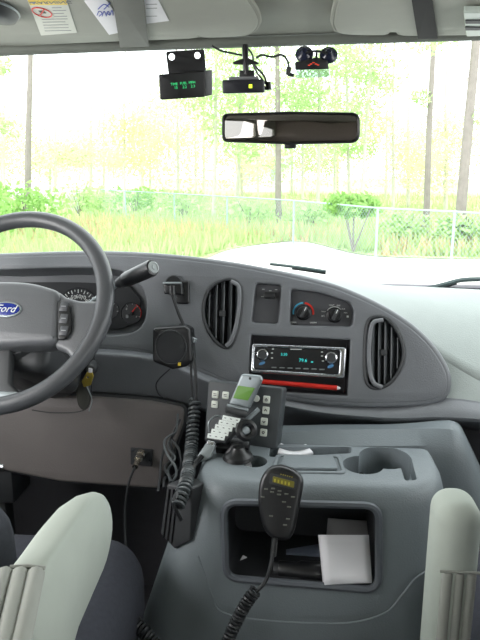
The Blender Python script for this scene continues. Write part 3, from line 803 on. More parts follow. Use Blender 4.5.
# ignition keys hanging from the column
kp = at(90, 371, 1.12)
ks = thing('key_ring', 'ignition keys with brass tag and dark oval fob under the wheel', 'keys', kp)
KPL = Plane(kp, (.1, -1, .1))
lathe('ignition_barrel', [(0, -.03), (.012, -.03), (.012, .0), (.008, .006), (0, .006)], axisM(KPL.wp(91, 369), (.2, -1, .1)), DARK, ks, 16)
panel('key_bow', roundpoly(KPL.pts([(88, 371), (93, 369), (95, 375), (92, 384), (85, 386), (83, 380)]), .003), [[(KPL.px(89, 376).x+.002*math.cos(a*.7), KPL.px(89, 376).y+.002*math.sin(a*.7)) for a in range(9)]], .003, .001, KPL, GOLD, ks, .012)
panel('key_head', roundpoly(KPL.pts([(90, 366), (94, 367), (94, 371), (90, 371)]), .002), [], .003, .001, KPL, WHITE, ks, .016)
ov = KPL.px(84, 394)
panel('fob', [(ov.x+.013*math.cos(2*math.pi*i/28), ov.y+.030*math.sin(2*math.pi*i/28)) for i in range(28)], [], .004, .0015, KPL, mat('dark_fob', '#3b3b36', .4), ks, .008)
tube('chain', [KPL.wp(88, 385, .012), KPL.wp(93, 398, .010), KPL.wp(90, 410, .008)], .0012, SATIN, ks)
t = tube('wire', [at(32, 410, 1.128), at(50, 412.5, 1.127), at(72, 412.5, 1.126), at(86, 409, 1.12), at(90, 400, 1.115), at(92, 380, 1.12)], .0011, RUBBER)
tag(t, 'thin dark wire drooping from the keys across the lower trim', 'wire')

#@@STEREO
# ------------------------------------------------------------------ stereo
st = thing('car_stereo', 'chrome-framed car stereo with two knobs and cyan digits', 'car stereo', BZ.wp(300, 358))
so = BZ.pts([(252, 343.5), (346.5, 347.5), (344.5, 378.5), (250.5, 372.5)])
si = BZ.pts([(255.5, 346.5), (340, 350), (338.5, 374.5), (254, 369)])
panel('chassis', roundpoly(so, .004), [], .05, .002, BZ, DARK, st, -.006)
panel('chrome_frame', roundpoly(so, .006), [roundpoly(si, .006)], .012, .003, BZ, SILVER, st, .004)
fc = panel('faceplate', roundpoly(si, .005), [], .008, .001, BZ, BLACK, st, -.001)
for x, y in ((262.5, 354.5), (331, 357.5)):
    c = BZ.px(x, y); M = BZ.M @ Matrix.Translation((c.x, c.y, -.001))
    kb_ = lathe('stereo_knob', [(0, 0), (.0125, 0), (.0125, .006), (.0112, .010), (.009, .011), (.0085, .009), (0, .009)], M, SILVER, st, 28)
    lathe('knob_cap', [(0, 0), (.0088, 0), (.0085, .002), (0, .0025)], M @ Matrix.Translation((0, 0, .009)), DARK, kb_, 24)
    a = BZ.px(x-.5, y+8.8)
    panel('blue_button', [(a.x+.006*math.cos(i*.4488), a.y+.0035*math.sin(i*.4488)+.002*math.cos(i*.4488)) for i in range(14)], [], .003, .0008, BZ, mat('blue_chrome', '#6fa8dc', .2, metal=.6), st, .002)
a = BZ.px(284, 354.5); text('clock_digits', '5:30', .0075, BZ, a.x, a.y, -.0005, TXTC, fc)
a = BZ.px(303, 360.5); text('frequency_digits', '79.6', .0095, BZ, a.x, a.y, -.0005, TXTC, fc)
a = BZ.px(311, 362); boxo('frequency_unit', (a.x, a.y-.001, -.001), (a.x+.004, a.y+.001, -.0004), TXTC, fc, BZ.M, 0)
for i in range(7):
    a = BZ.px(274+8*i, 367.5+.32*i); boxo('preset_button', (a.x-.005, a.y-.0012, -.002), (a.x+.005, a.y+.0012, .001), mat('preset_grey', '#777d7d', .4), st, BZ.M, .0005, 1)
for x, y in ((273, 349), (272, 353), (272, 358), (322, 352), (322, 356), (323, 361)):
    a = BZ.px(x, y); boxo('small_button', (a.x-.002, a.y-.001, -.002), (a.x+.002, a.y+.001, .0005), MARK, st, BZ.M, 0)
a = BZ.px(296, 349.3); boxo('top_mark', (a.x-.011, a.y-.0009, -.001), (a.x+.011, a.y+.0009, -.0004), MARK, fc, BZ.M, 0)
pn = thing('red_pen', 'long red pen lying in the slot below the stereo', 'pen', BZ.wp(300, 386, -.02))
A_, B_ = BZ.wp(262, 381.5, -.002), BZ.wp(337, 388, -.002)
bm = bmesh.new(); sweep(bm, [A_, B_], .0048, 10); obj('barrel', bm, RED, pn)
lathe('tip', [(0, 0), (.0042, 0), (.002, .006), (0, .007)], axisM(B_, B_-A_), WHITE, pn, 12)

#@@GADGETS
# ------------------------------------------------------------------ things on the dash and cover
# microphone clip on the bezel
mc = thing('microphone_clip', 'black phone clip with round pad fixed on the dash', 'clip', BZ.wp(177, 290))
panel('base_plate', roundpoly(BZ.pts([(176, 281), (190, 281), (190, 304), (177, 304)]), .004), [], .01, .003, BZ, BLACK, mc, .010)
c = BZ.px(174.5, 284); lathe('pad', [(0, 0), (.0165, 0), (.0175, .004), (.015, .008), (0, .008)], BZ.M @ Matrix.Translation((c.x, c.y, .004)), BLACK, mc, 24)
panel('holder', roundpoly(BZ.pts([(166, 284), (184, 284), (185, 296), (167, 295)]), .003), [], .018, .003, BZ, BLACK, mc, .030)
panel('holder_bar', roundpoly(BZ.pts([(166, 283.5), (184, 283.5), (184, 285.5), (166, 285.5)]), .001), [], .006, .001, BZ, SATIN, mc, .033)
pc = at(172, 289, 1.155)
plug = tube('plug', [at(172, 286, 1.17), at(172.5, 295, 1.165)], .0055, BLACK, mc, 1, 10)
# cable from the clip running down to the coil
cc_ = thing('coiled_cord', 'grey coiled cord hanging down the left flank of the engine cover', 'cord', at(195, 400, 1.10))
cc_['label'] = 'thick grey coiled cord hanging from the dash to the black box'
tube('lead', [at(172.5, 295, 1.165), at(178, 312, 1.16), at(184, 326, 1.15), at(190, 342, 1.14), at(194, 360, 1.125), at(196, 380, 1.11), at(196.5, 402, 1.09)], .0032, RUBBER, cc_)
coil('coil', [at(195.5, 400, 1.09), at(193, 425, 1.06), at(191, 450, 1.02), at(189, 468, .95), at(185, 486, .885), at(177, 506, .845)], .0095, .0029, 32, GREYCABLE, cc_)
tube('coil_core', [at(195.5, 400, 1.09), at(193, 425, 1.06), at(191, 450, 1.02), at(189, 468, .95), at(185, 486, .885), at(177, 506, .845)], .0066, RUBBER, cc_, 6, 8)
tube('second_lead', [at(180, 324, 1.165), at(188, 336, 1.15), at(192, 352, 1.14), at(191, 372, 1.12), at(193, 400, 1.10)], .0022, RUBBER, cc_)

# belt-clip speaker
sp = thing('pager_speaker', 'black rounded square speaker hung on the dash below the clip', 'speaker', at(170, 348, 1.14))
SP = Plane(at(170, 348, 1.125), (-.12, -1, .12))
so = roundpoly(SP.pts([(152, 328), (184, 326), (190, 330), (192, 362), (186, 367), (172, 370), (152, 362)]), .008)
panel('case', so, [], .035, .006, SP, BLACK, sp)
c = SP.px(171, 347); bm = bmesh.new(); loop(bm, [SP.w(c.x+.030*math.cos(2*math.pi*i/40), c.y+.032*math.sin(2*math.pi*i/40), .0005) for i in range(40)], .0014, 6); obj('grille_ring', bm, DARK, sp)
panel('grille', [(c.x+.028*math.cos(2*math.pi*i/40), c.y+.030*math.sin(2*math.pi*i/40)) for i in range(40)], [], .003, .001, SP, DARKER, sp, .0015)
a = SP.px(179.5, 364); boxo('yellow_mark', (a.x-.0028, a.y-.0032, 0), (a.x+.0028, a.y+.0032, .0012), YELLOW, sp, SP.M, 0)
panel('clip', roundpoly(SP.pts([(190, 338), (195, 340), (194, 344), (190, 344)]), .001), [], .006, .001, SP, SATIN, sp, -.012)
t = tube('thin_cable', [at(170, 369, 1.14), at(160, 378, 1.17), at(156, 385, 1.172), at(158, 393, 1.172), at(163, 398, 1.17)], .0012, RUBBER)
tag(t, 'thin dark cable looping below the black square speaker', 'cable')

# data terminal
dt = thing('keypad_terminal', 'dark box terminal with seven pale keys standing behind the phone', 'terminal', at(245, 440, 1.06))
DP = Plane(at(245, 415, 1.035), (-.24, -1, .30))
do = DP.pts([(208, 380), (283, 388), (276, 450), (204, 442)])
panel('case', roundpoly(do, .006), [], .035, .003, DP, mat('terminal_grey', '#3c4144', .45), dt)
for x, y, g in ((215.5, 394.5, '='), (225.7, 395.3, '='), (214.8, 404.3, '-'), (266.7, 399.5, '\u2303'), (266, 410.3, '\u2303'), (264.3, 421.5, '\u2304'), (263.7, 432.5, '\u2304')):
    a = DP.px(x, y); ky = boxo('key', (a.x-.0062, a.y-.0065, -.002), (a.x+.0062, a.y+.0065, .003), GREYP, dt, DP.M, .0018)
    bm = bmesh.new()
    if g in '=-':
        for dy in ((.0014, -.0014) if g == '=' else (0,)): box(bm, (a.x-.003, a.y+dy-.0006, .003), (a.x+.003, a.y+dy+.0006, .0034), DP.M)
    else:
        s = 1 if g == '\u2303' else -1
        for e in (1, -1): box(bm, (-.0007, -.004, 0), (.0007, .0006, .0004), DP.M @ Matrix.Translation((a.x, a.y+.002*s, .003)) @ Matrix.Rotation(R(38*e) + (0 if s > 0 else math.pi), 4, 'Z'))
        if y in (399.5, 432.5): box(bm, (a.x-.002, a.y-.0022*s-.0006, .003), (a.x+.002, a.y-.0022*s+.0006, .0034), DP.M)
    obj('key_mark', bm, BLACK, ky, 0)
a = DP.px(256.5, 398.5); lathe('round_key', [(0, 0), (.006, 0), (.0055, .003), (0, .0035)], DP.M @ Matrix.Translation((a.x, a.y, 0)), GREYP, dt, 20)
panel('foot_plate', roundpoly(DP.pts([(214, 438), (272, 446), (268, 458), (212, 450)]), .003), [], .012, .002, DP, DARK, dt, -.010)

# flip phone
ph = thing('flip_phone', 'open silver flip phone with green screen and white keypad in a holder', 'phone', at(225, 440, .97))
PL = Plane(at(224, 428, .985), (-.20, -1, .75))
PU = Plane(at(245, 390, 1.01), (-.22, -1, .18))
lo = PL.pts([(224, 413), (245, 417), (238, 428), (225, 443), (203, 440), (213, 426)])
lower = panel('keypad_half', roundpoly(lo, .004), [], .016, .004, PL, DARK, ph)
panel('keypad_plate', roundpoly(PL.pts([(224.5, 415.5), (242, 419), (223, 440.5), (206, 438)]), .002), [], .002, .0006, PL, DARK, lower, .001)
for i in range(3):
    for j in range(5):
        u0 = PL.px(224.5, 415.5).lerp(PL.px(206, 438), (j+.5)/5); u1 = PL.px(242, 419).lerp(PL.px(223, 440.5), (j+.5)/5)
        a = u0.lerp(u1, (i+.5)/3); th = math.atan2((u1-u0).y, (u1-u0).x)
        boxo('phone_key', (-.0053, -.0042, 0), (.0053, .0042, .0012), mat('phone_key_white', '#dfe6e2', .4), lower, PL.M @ Matrix.Translation((a.x, a.y, .001)) @ Matrix.Rotation(th, 4, 'Z'), .0006, 1)
        bm = bmesh.new(); box(bm, (-.0016, -.0006, .0012), (.0016, .0006, .0015), PL.M @ Matrix.Translation((a.x, a.y, .001)) @ Matrix.Rotation(th, 4, 'Z')); obj('key_mark', bm, DARK, lower, 0)
upper = panel('screen_half', roundpoly(PU.pts([(241, 374), (260, 376), (262, 380), (249, 409), (228, 405)]), [.008, .006, .004, .004, .004]), [], .013, .004, PU, SATIN, ph)
panel('screen', roundpoly(PU.pts([(238, 385.5), (255, 388), (248, 400.5), (233, 398)]), .001), [], .002, .0005, PU, LCDG, upper, .001)
a = PU.px(250, 378.5); lathe('earpiece', [(0, 0), (.0025, 0), (.002, .0008), (0, .0008)], PU.M @ Matrix.Translation((a.x, a.y, .0)), BLACK, upper, 12)
tube('hinge', [at(226, 409.5, .992), at(246, 414, 1.0)], .0062, DARK, ph, 1, 14)
tube('hinge_bar', [at(227, 405.5, .995), at(248, 410, 1.003)], .0030, SATIN, ph, 1, 10)
tube('antenna', [at(247, 420, 1.005), at(259, 409, 1.015)], .0042, SATIN, ph, 1, 10)

# phone holder with round clamp and swivel arm
hl = thing('phone_holder', 'black swivel phone holder with round clamp standing on the engine cover', 'phone holder', at(238, 470, .96))
c = at(245.5, 430, .975); Mh = axisM(c, (.35, -1, .35))
lathe('clamp_ring', [(.0085, 0), (.0165, 0), (.0185, .005), (.018, .010), (.013, .0125), (.0085, .010), (.0075, .002), (.0085, 0)], Mh, BLACK, hl, 32)
lathe('clamp_pad', [(0, -.002), (.009, -.002), (.009, .004), (.006, .006), (0, .005)], Mh, SATIN, hl, 24)
tube('side_loop', [at(209, 432, 1.01), at(209, 422, 1.015), at(216, 416, 1.02), at(223, 417, 1.02)], .0015, SATIN, hl)
boxo('cradle', (-.028, -.012, -.012), (.030, .012, .010), BLACK, hl, axisM(at(232, 446, .99), (0, -.5, 1)), .004)
tube('arm', [at(234, 444, .985), at(238, 456, .975), at(234, 463, .97), at(238, 472, .965)], .0085, BLACK, hl, 4, 10)
lathe('base', [(0, 0), (.026, 0), (.024, .006), (.014, .012), (.010, .020), (0, .020)], axisM(Vector((at(238, 470, .965).x, .965, TOPZ+.0005)), (0, 0, 1)), BLACK, hl, 24)
tube('tightening_lever', [at(226, 456, .965), at(233, 447, .968), at(239, 445, .97)], .0045, BLACK, hl, 4, 8)
lathe('knob', [(0, -.006), (.007, -.006), (.008, .0), (.007, .006), (0, .006)], axisM(at(238, 462, .955), (0, -1, .3)), DARK, hl, 14)
# phone charger plug and lead
cp = thing('charger_lead', 'grey charging plug and black lead running from the phone', 'charger', at(207, 452, .95))
QP = Plane(at(207, 451, .962), (-.1, -1, .6))
panel('plug', roundpoly(QP.pts([(206, 443), (216, 445), (211, 457), (201, 462), (197, 456)]), .002), [], .009, .002, QP, SATIN, cp)
panel('plug_tongue', roundpoly(QP.pts([(208, 440), (215, 442), (213, 446), (206, 444)]), .001), [], .005, .001, QP, SILVER, cp)
tube('strain_relief', [at(202, 456, .957), at(195, 464, .945)], .0045, BLACK, cp, 1, 8)
tube('lead', [at(196, 463, .945), at(190, 474, .93), at(183, 484, .89), at(176, 496, .85), at(174, 505, .845), at(181, 520, .85)], .0032, RUBBER, cp)

# black power box on the cover's left flank
pb = thing('power_box', 'black ribbed power box fixed to the side of the engine cover', 'power box', at(174, 535, .88))
PBp = Plane(at(170, 510, .895), (-.62, -1, .15))
panel('case', roundpoly(PBp.pts([(167, 484), (192, 488), (190, 541), (174, 549), (160, 534)]), .003), [], .045, .003, PBp, DARK, pb)
for dx in (0, 4, 8): tube('rib', [PBp.wp(170+dx, 489, .001), PBp.wp(164+dx, 537+dx*.7, .001)], .0014, BLACK, pb, 1, 6)
# knotted cable bundle above it
cb = thing('cable_bundle', 'tangled bundle of thin black and silver cables above the power box', 'cables', at(168, 460, 1.0))
for i, (pp, m) in enumerate((
    ([(178, 414, 1.12), (176, 430, 1.09), (168, 446, 1.05), (175, 458, 1.02), (168, 470, .99), (171, 482, .93)], GREYCABLE),
    ([(180, 420, 1.12), (171, 440, 1.06), (173, 456, 1.03), (165, 468, .99), (170, 478, .96), (168, 488, .92)], RUBBER),
    ([(176, 432, 1.07), (165, 440, 1.05), (166, 452, 1.02), (175, 466, .99), (176, 476, .96), (170, 484, .93)], GREYCABLE),
    ([(172, 440, 1.05), (179, 450, 1.03), (181, 466, 1.0), (174, 476, .97), (165, 478, .95), (164, 488, .91)], RUBBER),
    ([(165, 446, 1.06), (161, 462, 1.02), (160, 476, .98), (158, 492, .93)], RUBBER))):
    tube('cable', [at(*p) for p in pp], .0024, m, cb, 8, 6)

# antenna socket on the knee bolster
bn = thing('antenna_connector', 'brass antenna connector on a dark plate on the lower trim', 'connector', KP.wp(141, 457, .0))
panel('plate', roundpoly(KP.pts([(131, 447), (153, 449), (152, 466), (131, 464)]), .002), [], .004, .001, KP, DARKER, bn, .004)
for x, y in ((133.5, 449.5), (150, 460)):
    a = KP.px(x, y); lathe('screw', [(0, 0), (.0022, 0), (.0018, .0014), (0, .0016)], KP.M @ Matrix.Translation((a.x, a.y, .004)), SILVER, bn, 10)
b0, b1 = KP.wp(142, 452, .006), at(135, 467, 1.09)
Lb = (b1-b0).length
lathe('barrel', [(0, 0), (.009, 0), (.009, .006), (.0065, .007), (.0065, .012), (.0085, .013), (.0085, .022), (.0055, .023), (.0055, Lb), (0, Lb)], axisM(b0, b1-b0), mat('nickel', '#cfc8bb', .25, metal=1), bn, 16)
tube('cable', [b1, at(129, 482, 1.07), at(126, 500, 1.06), at(125, 520, 1.05), at(126, 545, 1.03), at(129, 575, 1.0), at(133, 600, .98), at(139, 640, .95)], .0024, RUBBER, bn)

# radio handset on the front of the cover
hs = thing('radio_handset', 'black radio handset with amber display hanging on the front of the engine cover', 'handset', at(280, 500, .80))
HP = Plane(at(280, 498, .822), (-.05, -1, .38))
ho = cat([(*HP.px(*p), 0) for p in ((278, 466), (288, 468), (297, 473), (303, 481), (302, 494), (298, 514), (294, 532), (287, 541), (272, 539), (263, 528), (258.5, 508), (258, 492), (261, 478), (268, 469))], 4, True)
hc = panel('case', [(p.x, p.y) for p in ho], [], .030, .007, HP, BLACK, hs)
panel('display_window', roundpoly(HP.pts([(270, 473), (297, 479), (296, 490), (269, 484)]), .003), [], .002, .0005, HP, DARKER, hc, .0008)
panel('display', roundpoly(HP.pts([(273, 476), (294.5, 481.5), (294, 488), (272.5, 482)]), .0015), [], .002, .0004, HP, LCDY, hc, .0015)
bm = bmesh.new()
for x in (275, 278.5, 282, 285.5, 289):
    a = HP.px(x, 479+(x-273)*.25+.8); box(bm, (a.x-.0011, a.y-.0022, .0014), (a.x+.0011, a.y+.0022, .0018), HP.M)
obj('display_segment', bm, mat('amber_segment', '#a39a30', .4, emit=.1), hc, 0)
bm = bmesh.new()
for x in (281, 283.2, 285.4, 287.6, 289.8, 292): a = HP.px(x, 474.3+(x-281)*.25); box(bm, (a.x-.0008, a.y-.0007, -.0001), (a.x+.0008, a.y+.0007, .0004), HP.M)
obj('brand_lettering', bm, mat('gold_print', '#9c9038', .5), hc, 0)
for x, y in ((266, 489), (273, 488.5), (279.5, 491), (286.5, 494), (293, 497), (272, 492), (279, 494.5), (284, 502), (262.5, 497), (289, 507), (271, 516), (288, 519), (285, 525)):
    a = HP.px(x, y); boxo('button', (a.x-.0028, a.y-.0011, -.0008), (a.x+.0028, a.y+.0011, .0012), mat('button_print', '#5d5f58', .5), hc, HP.M, .0004, 1)
boxo('belt_hook', (-.01, -.02, -.035), (.012, .02, -.012), DARK, hs, HP.M, .003)
tube('strain_relief', [at(275, 538, .80), at(273, 556, .79)], .0045, BLACK, hs, 1, 8)
hcd = thing('handset_cord', 'black coiled cord hanging from the radio handset', 'cord', at(250, 600, .76))
tube('straight_lead', [at(273, 552, .79), at(270, 568, .78), at(265, 582, .775), at(256, 592, .77)], .0028, RUBBER, hcd)
coil('coil', [at(256, 590, .77), at(247, 602, .765), at(238, 618, .76), at(228, 640, .75), at(216, 672, .74)], .0075, .0023, 24, RUBBER, hcd)
# second coiled cord on the floor side
fcd = thing('floor_cord', 'black coiled cord end beside the driver seat near the carpet', 'cord', at(148, 635, .88))
coil('coil', [at(133, 620, .80), at(141, 629, .79), at(151, 640, .78), at(166, 658, .76)], .0085, .0026, 12, RUBBER, fcd)
tube('lead', [at(134, 622, .80), at(134, 608, .81), at(136, 590, .83), at(139, 570, .86)], .0026, RUBBER, fcd)

# papers and oddments in the cubby
def sheet(name, corners, th, m, label, cat_, bend=0):
    P = [at(*c) for c in corners]; n = 6; bm = bmesh.new(); V = []
    nrm = (P[1]-P[0]).cross(P[3]-P[0]).normalized()
    for i in range(n+1):
        row = []
        for j in range(n+1):
            p = P[0].lerp(P[1], j/n).lerp(P[3].lerp(P[2], j/n), i/n)+nrm*bend*math.sin(math.pi*j/n)
            row.append(bm.verts.new(p))
        V.append(row)
    for i in range(n):
        for j in range(n): bm.faces.new((V[i][j], V[i][j+1], V[i+1][j+1], V[i+1][j]))
    o = obj(name, bm, m); solidify(o, th); bake(o); return tag(o, label, cat_)
sheet('paper_pad', [(321, 535, .885), (369, 535, .90), (372, 583, .856), (325, 585, .850)], .012, WHITE, 'thick white paper pad standing in the front cubby', 'paper', .004)
sheet('envelope', [(328, 518, 1.0), (372, 521, 1.0), (374, 540, .97), (326, 540, .97)], .003, mat('grey_paper', '#9c9a9c', .8), 'grey envelope behind the white pad in the cubby', 'envelope')
sheet('notebook', [(286, 541, .99), (322, 543, .99), (322, 556, .94), (286, 554, .94)], .012, mat('blue_grey_card', '#8a93a8', .7), 'blue-grey notebook lying at the back of the cubby', 'notebook')
fl = thing('flashlight', 'black flashlight lying across the cubby in front of the white pad', 'flashlight', at(300, 575, .88))
a, b = at(278, 569, .885), at(322, 573, .885)
lathe('flashlight_body', [(0, 0), (.012, 0), (.0135, .002), (.0135, .030), (.016, .036), (.0165, (b-a).length-.003), (.015, (b-a).length), (0, (b-a).length)], axisM(a, b-a), BLACK, fl, 20)
lathe('tail_cap', [(0, -.008), (.009, -.008), (.0105, -.004), (.0105, .001), (0, .001)], axisM(a, b-a), DARK, fl, 16)
sheet('paper_scrap', [(243, 555, .92), (247, 557, .92), (246, 570, .90), (238, 564, .90)], .001, WHITE, 'small white paper scrap in the shaded end of the cubby', 'paper')
sheet('folded_paper', [(281, 443, 1.03), (306, 444, 1.04), (313, 452, 1.0), (278, 452, 1.0)], .004, WHITE, 'folded white paper lying in the tray behind the ashtray lid', 'paper', .006)
sheet('white_card', [(243, 457, .99), (249, 456, .99), (252, 467, .965), (246, 468, .965)], .003, WHITE, 'small white card stuck beside the phone holder base', 'card')

#@@OVERHEAD
# ------------------------------------------------------------------ visors and overhead things
v0 = at(240, 38, 1.115)
VP = Plane(v0, (0, -.105, -1), (0, 1, 0))
VP.u, VP.v = Vector((1, 0, 0)), Vector((0, 1, -.105)).normalized()
VP.n = VP.u.cross(VP.v).normalized()*-1
VP.M = Matrix(((VP.u.x, VP.v.x, VP.n.x, v0.x), (VP.u.y, VP.v.y, VP.n.y, v0.y), (VP.u.z, VP.v.z, VP.n.z, v0.z), (0, 0, 0, 1)))
def visor(pxs, label):
    t = thing('sun_visor', label, 'sun visor', VP.wp(*pxs[0]), 'sun visors')
    o = [(p.x, p.y) for p in cat([(*VP.px(*p), 0) for p in pxs], 4, True)]
    panel('visor_panel', o, [], .014, .005, VP, VISOR, t)
    bm = bmesh.new(); loop(bm, [VP.w(x, y, -.006) for x, y in o], .0045, 8); obj('piping', bm, HEAD, t)
    return t
visor([(-150, 56), (-60, 52), (0, 48), (100, 43), (190, 39.5), (198, 36.5), (206, 38.5), (235, 37.5), (250, 35), (258, 27), (257, 16), (247, 0), (240, -14), (100, -14), (-150, -8)], 'pale grey sun visor over the driver with papers tucked in')
visor([(334, 16), (334, 28), (343, 35), (383, 36), (388, 33.5), (398, 33.5), (403, 36.5), (440, 36.5), (480, 36), (560, 36), (640, 38), (640, -12), (480, -14), (342, -14), (338, 0)], 'pale grey sun visor over the passenger with black strap')
def vpanel(name, pxs, th, bev, m, parent, z, r=.002): return panel(name, roundpoly(VP.pts(pxs), r), [], th, bev, VP, m, parent, z)
s1 = vpanel('visor_strap', [(111, -13), (143, -13), (149, 43), (120, 44)], .003, .0006, mat('grey_elastic', '#70726d', .9), None, .006); tag(s1, 'grey elastic strap around the driver sun visor', 'strap')
s2 = vpanel('visor_strap', [(410, -13), (431, -13), (438, 36.5), (418, 36.5)], .003, .0006, mat('black_elastic', '#1a1a1b', .9), None, .004); tag(s2, 'black elastic strap around the passenger sun visor', 'strap')
c = vpanel('folded_note', [(84, 0), (104, -4), (128, 30), (109, 34)], .0008, .0002, WHITE, None, .0014, .0005)
c.name = 'note'; tag(c, 'white paper with blue handwriting tucked under the grey strap', 'paper')
bm = bmesh.new()
sc_ = [[(97, 14), (99, 10), (102, 12), (99, 15)], [(102, 15), (104, 10), (106, 14)], [(106, 15), (108, 10), (110, 14), (107, 12)], [(110, 14), (112, 9), (113, 14)], [(98, 8), (104, 3), (109, 6)], [(104, 8), (110, 2)]]
for L in sc_: sweep(bm, cat([VP.wp(x, y, .0016) for x, y in L], 4), .0007, 4)
obj('handwriting', bm, mat('blue_ink', '#3a4aa8', .6), c, 0)
c = vpanel('card', [(138, -4), (156, -5), (169, 20), (146, 23)], .0008, .0002, WHITE, None, .0014, .0005); tag(c, 'white card sticking out on the passenger side of the grey strap', 'card')
bm = bmesh.new()
for y in (3, 7, 15): box(bm, (VP.px(146, y).x, VP.px(146, y).y, .0014), (VP.px(157, y).x, VP.px(157, y).y+.001, .0017), VP.M)
obj('print_line', bm, mat('print_grey', '#8a8c8e', .8), c, 0)
wl = vpanel('warning_label', [(27, -2), (66, -2), (77, 32), (41, 35)], .0006, .0001, mat('label_white', '#d2d4ca', .6), None, .0010, .0008); tag(wl, 'white airbag warning label with yellow header on the visor', 'label')
vpanel('label_header', [(27, -2), (66, -2), (67.5, 4), (30, 4.5)], .0004, .0001, YELLOW, wl, .0013, .0003)
wa = VP.px(50, 1.3); 
def vtext(name, s, size, x, y, m, parent):
    q = VP.px(x, y); P2 = Plane(VP.O, VP.n); P2.u, P2.v, P2.n, P2.M = VP.u, VP.v, VP.n, Matrix(((VP.u.x, VP.v.x, VP.n.x, VP.O.x), (VP.u.y, VP.v.y, VP.n.y, VP.O.y), (VP.u.z, VP.v.z, VP.n.z, VP.O.z), (0, 0, 0, 1)))
    return text(name, s, size, P2, q.x, q.y, .0016, m, parent, 0, .0001)
vtext('warning_word', 'WARNING', .013, 50, 1.4, BLACK, wl)
vtext('warning_mark', '\u25b2', .012, 33, 1.6, BLACK, wl)
q = VP.px(42, 11.5); bm = bmesh.new(); loop(bm, [VP.w(q.x+.0125*math.cos(i*math.pi/16), q.y+.02*math.sin(i*math.pi/16), .0014) for i in range(32)], .0011, 6)
sweep(bm, [VP.w(q.x-.009, q.y+.014, .0014), VP.w(q.x+.009, q.y-.014, .0014)], .0011, 6); obj('prohibition_sign', bm, RED, wl)
bm = bmesh.new(); box(bm, (q.x-.003, q.y-.007, .001), (q.x+.005, q.y+.004, .0014), VP.M); obj('airbag_symbol', bm, mat('symbol_grey', '#555a52', .7), wl, 0)
bm = bmesh.new()
for i in range(9):
    y = 7+i*2.9; x0 = (52 if y < 18 else 39)+(y-7)*.25; x1 = 66+(y-7)*.32
    a, b = VP.px(x0, y), VP.px(x1-random.uniform(0, 5), y)
    box(bm, (a.x, a.y-.0012, .0010), (b.x, a.y+.0012, .0012), VP.M)
obj('print_line', bm, mat('print_grey', '#8a8c8e', .8), wl, 0)
# dark round lens at the driver visor corner
rl = thing('overhead_lamp', 'dark round object at the top corner over the driver visor', 'lamp', VP.wp(0, 10, .01))
q = VP.px(-2, 8); 
lathe('lamp_body', [(0, 0), (.024, 0), (.026, .004), (.022, .012), (.014, .016), (0, .016)], VP.M @ Matrix.Translation((q.x, q.y, .001)) @ Matrix.Diagonal((1, 1.6, 1, 1)), DARK, rl, 24)
bm = bmesh.new(); loop(bm, [VP.w(q.x+.026*math.cos(i*math.pi/16), q.y+.040*math.sin(i*math.pi/16), .004) for i in range(32)], .002, 6); obj('lamp_rim', bm, SATIN, rl)
# white clip on the passenger visor
vc = thing('visor_clip', 'white plastic clip with dark slots on the passenger sun visor edge', 'clip', VP.wp(475, 15, .01))
vpanel('clip_body', [(464, 3), (500, 3), (502, 27), (467, 28)], .010, .002, mat('clip_white', '#b9c4bd', .4), vc, .013)
vpanel('clip_slot', [(465.5, 10), (501, 10), (501, 13.5), (466, 13.5)], .002, .0004, DARKER, vc, .0145)
vpanel('clip_slot', [(465.5, 17), (501, 18), (501, 20.5), (466, 20.5)], .002, .0004, DARKER, vc, .0145)

# rear-view mirror
rm_ = thing('rear_view_mirror', 'wide dark framed rear-view mirror hanging below the windshield header', 'mirror', at(291, 128, 1.0))
RP = Plane(at(291, 128, 1.0), (-.09, -1, -.02))
mo = RP.pts([(222, 113.5), (290, 111.5), (360, 112.5), (360, 143), (290, 144.5), (222, 142)])
mo = roundpoly(mo, [.010, .2, .014, .014, .2, .010], 6)
mi = roundpoly(RP.pts([(224, 115.5), (290, 113.8), (357.5, 114.8), (357.5, 140.8), (290, 142), (224, 140)]), [.009, .2, .012, .012, .2, .009], 6)
panel('mirror_frame', mo, [mi], .016, .002, RP, BLACK, rm_, .003)
panel('mirror_glass', mi, [], .003, .0003, RP, MIRR, rm_, -.001)
panel('mirror_back', mo, [], .012, .004, RP, BLACK, rm_, -.006)
boxo('tilt_lever', (RP.px(290, 146).x-.009, RP.px(290, 146.5).y-.003, -.012), (RP.px(290, 146).x+.009, RP.px(290, 143).y, -.002), BLACK, rm_, RP.M, .002)
g = on_glass(.0, Zc+.085, .0); 
tube('mount_arm', [RP.w(0, .0, -.015), RP.w(0, .004, -.05), Vector((RP.O.x, g.y-.006, RP.O.z+.006))], .006, BLACK, rm_, 4, 8)

# display with green figures
d1 = thing('trip_display', 'black display box with green figures hung from a two-hole bracket', 'display', at(184, 84, 1.09))
D1 = Plane(at(184, 84, 1.08), (.10, -1, -.12))
panel('case', roundpoly(D1.pts([(158.5, 74.5), (205, 70.5), (205, 97), (160, 100)]), .003), [], .03, .002, D1, BLACK, d1)
panel('side_cover', roundpoly(D1.pts([(203, 70.5), (212, 69.5), (212, 95), (203, 97)]), .002), [], .026, .002, D1, mat('display_side', '#77797c', .4), d1, -.004)
h = [D1.px(171, 56.5), D1.px(197, 55)]
hr = lambda c, r: [(c.x+r*math.cos(2*math.pi*i/20), c.y+r*math.sin(2*math.pi*i/20)) for i in range(20)]
panel('bracket', roundpoly(D1.pts([(165, 51), (204, 48.5), (206, 72), (168, 75)]), .004), [hr(h[0], .0052), hr(h[1], .0050)], .004, .0003, D1, BLACK, d1, -.012)
tube('hanger', [D1.wp(185, 52, -.014), on_glass(at(184, 48, 1.1).x, Zc+.165, .002)], .004, BLACK, d1, 1, 6)
rot = -R(3)
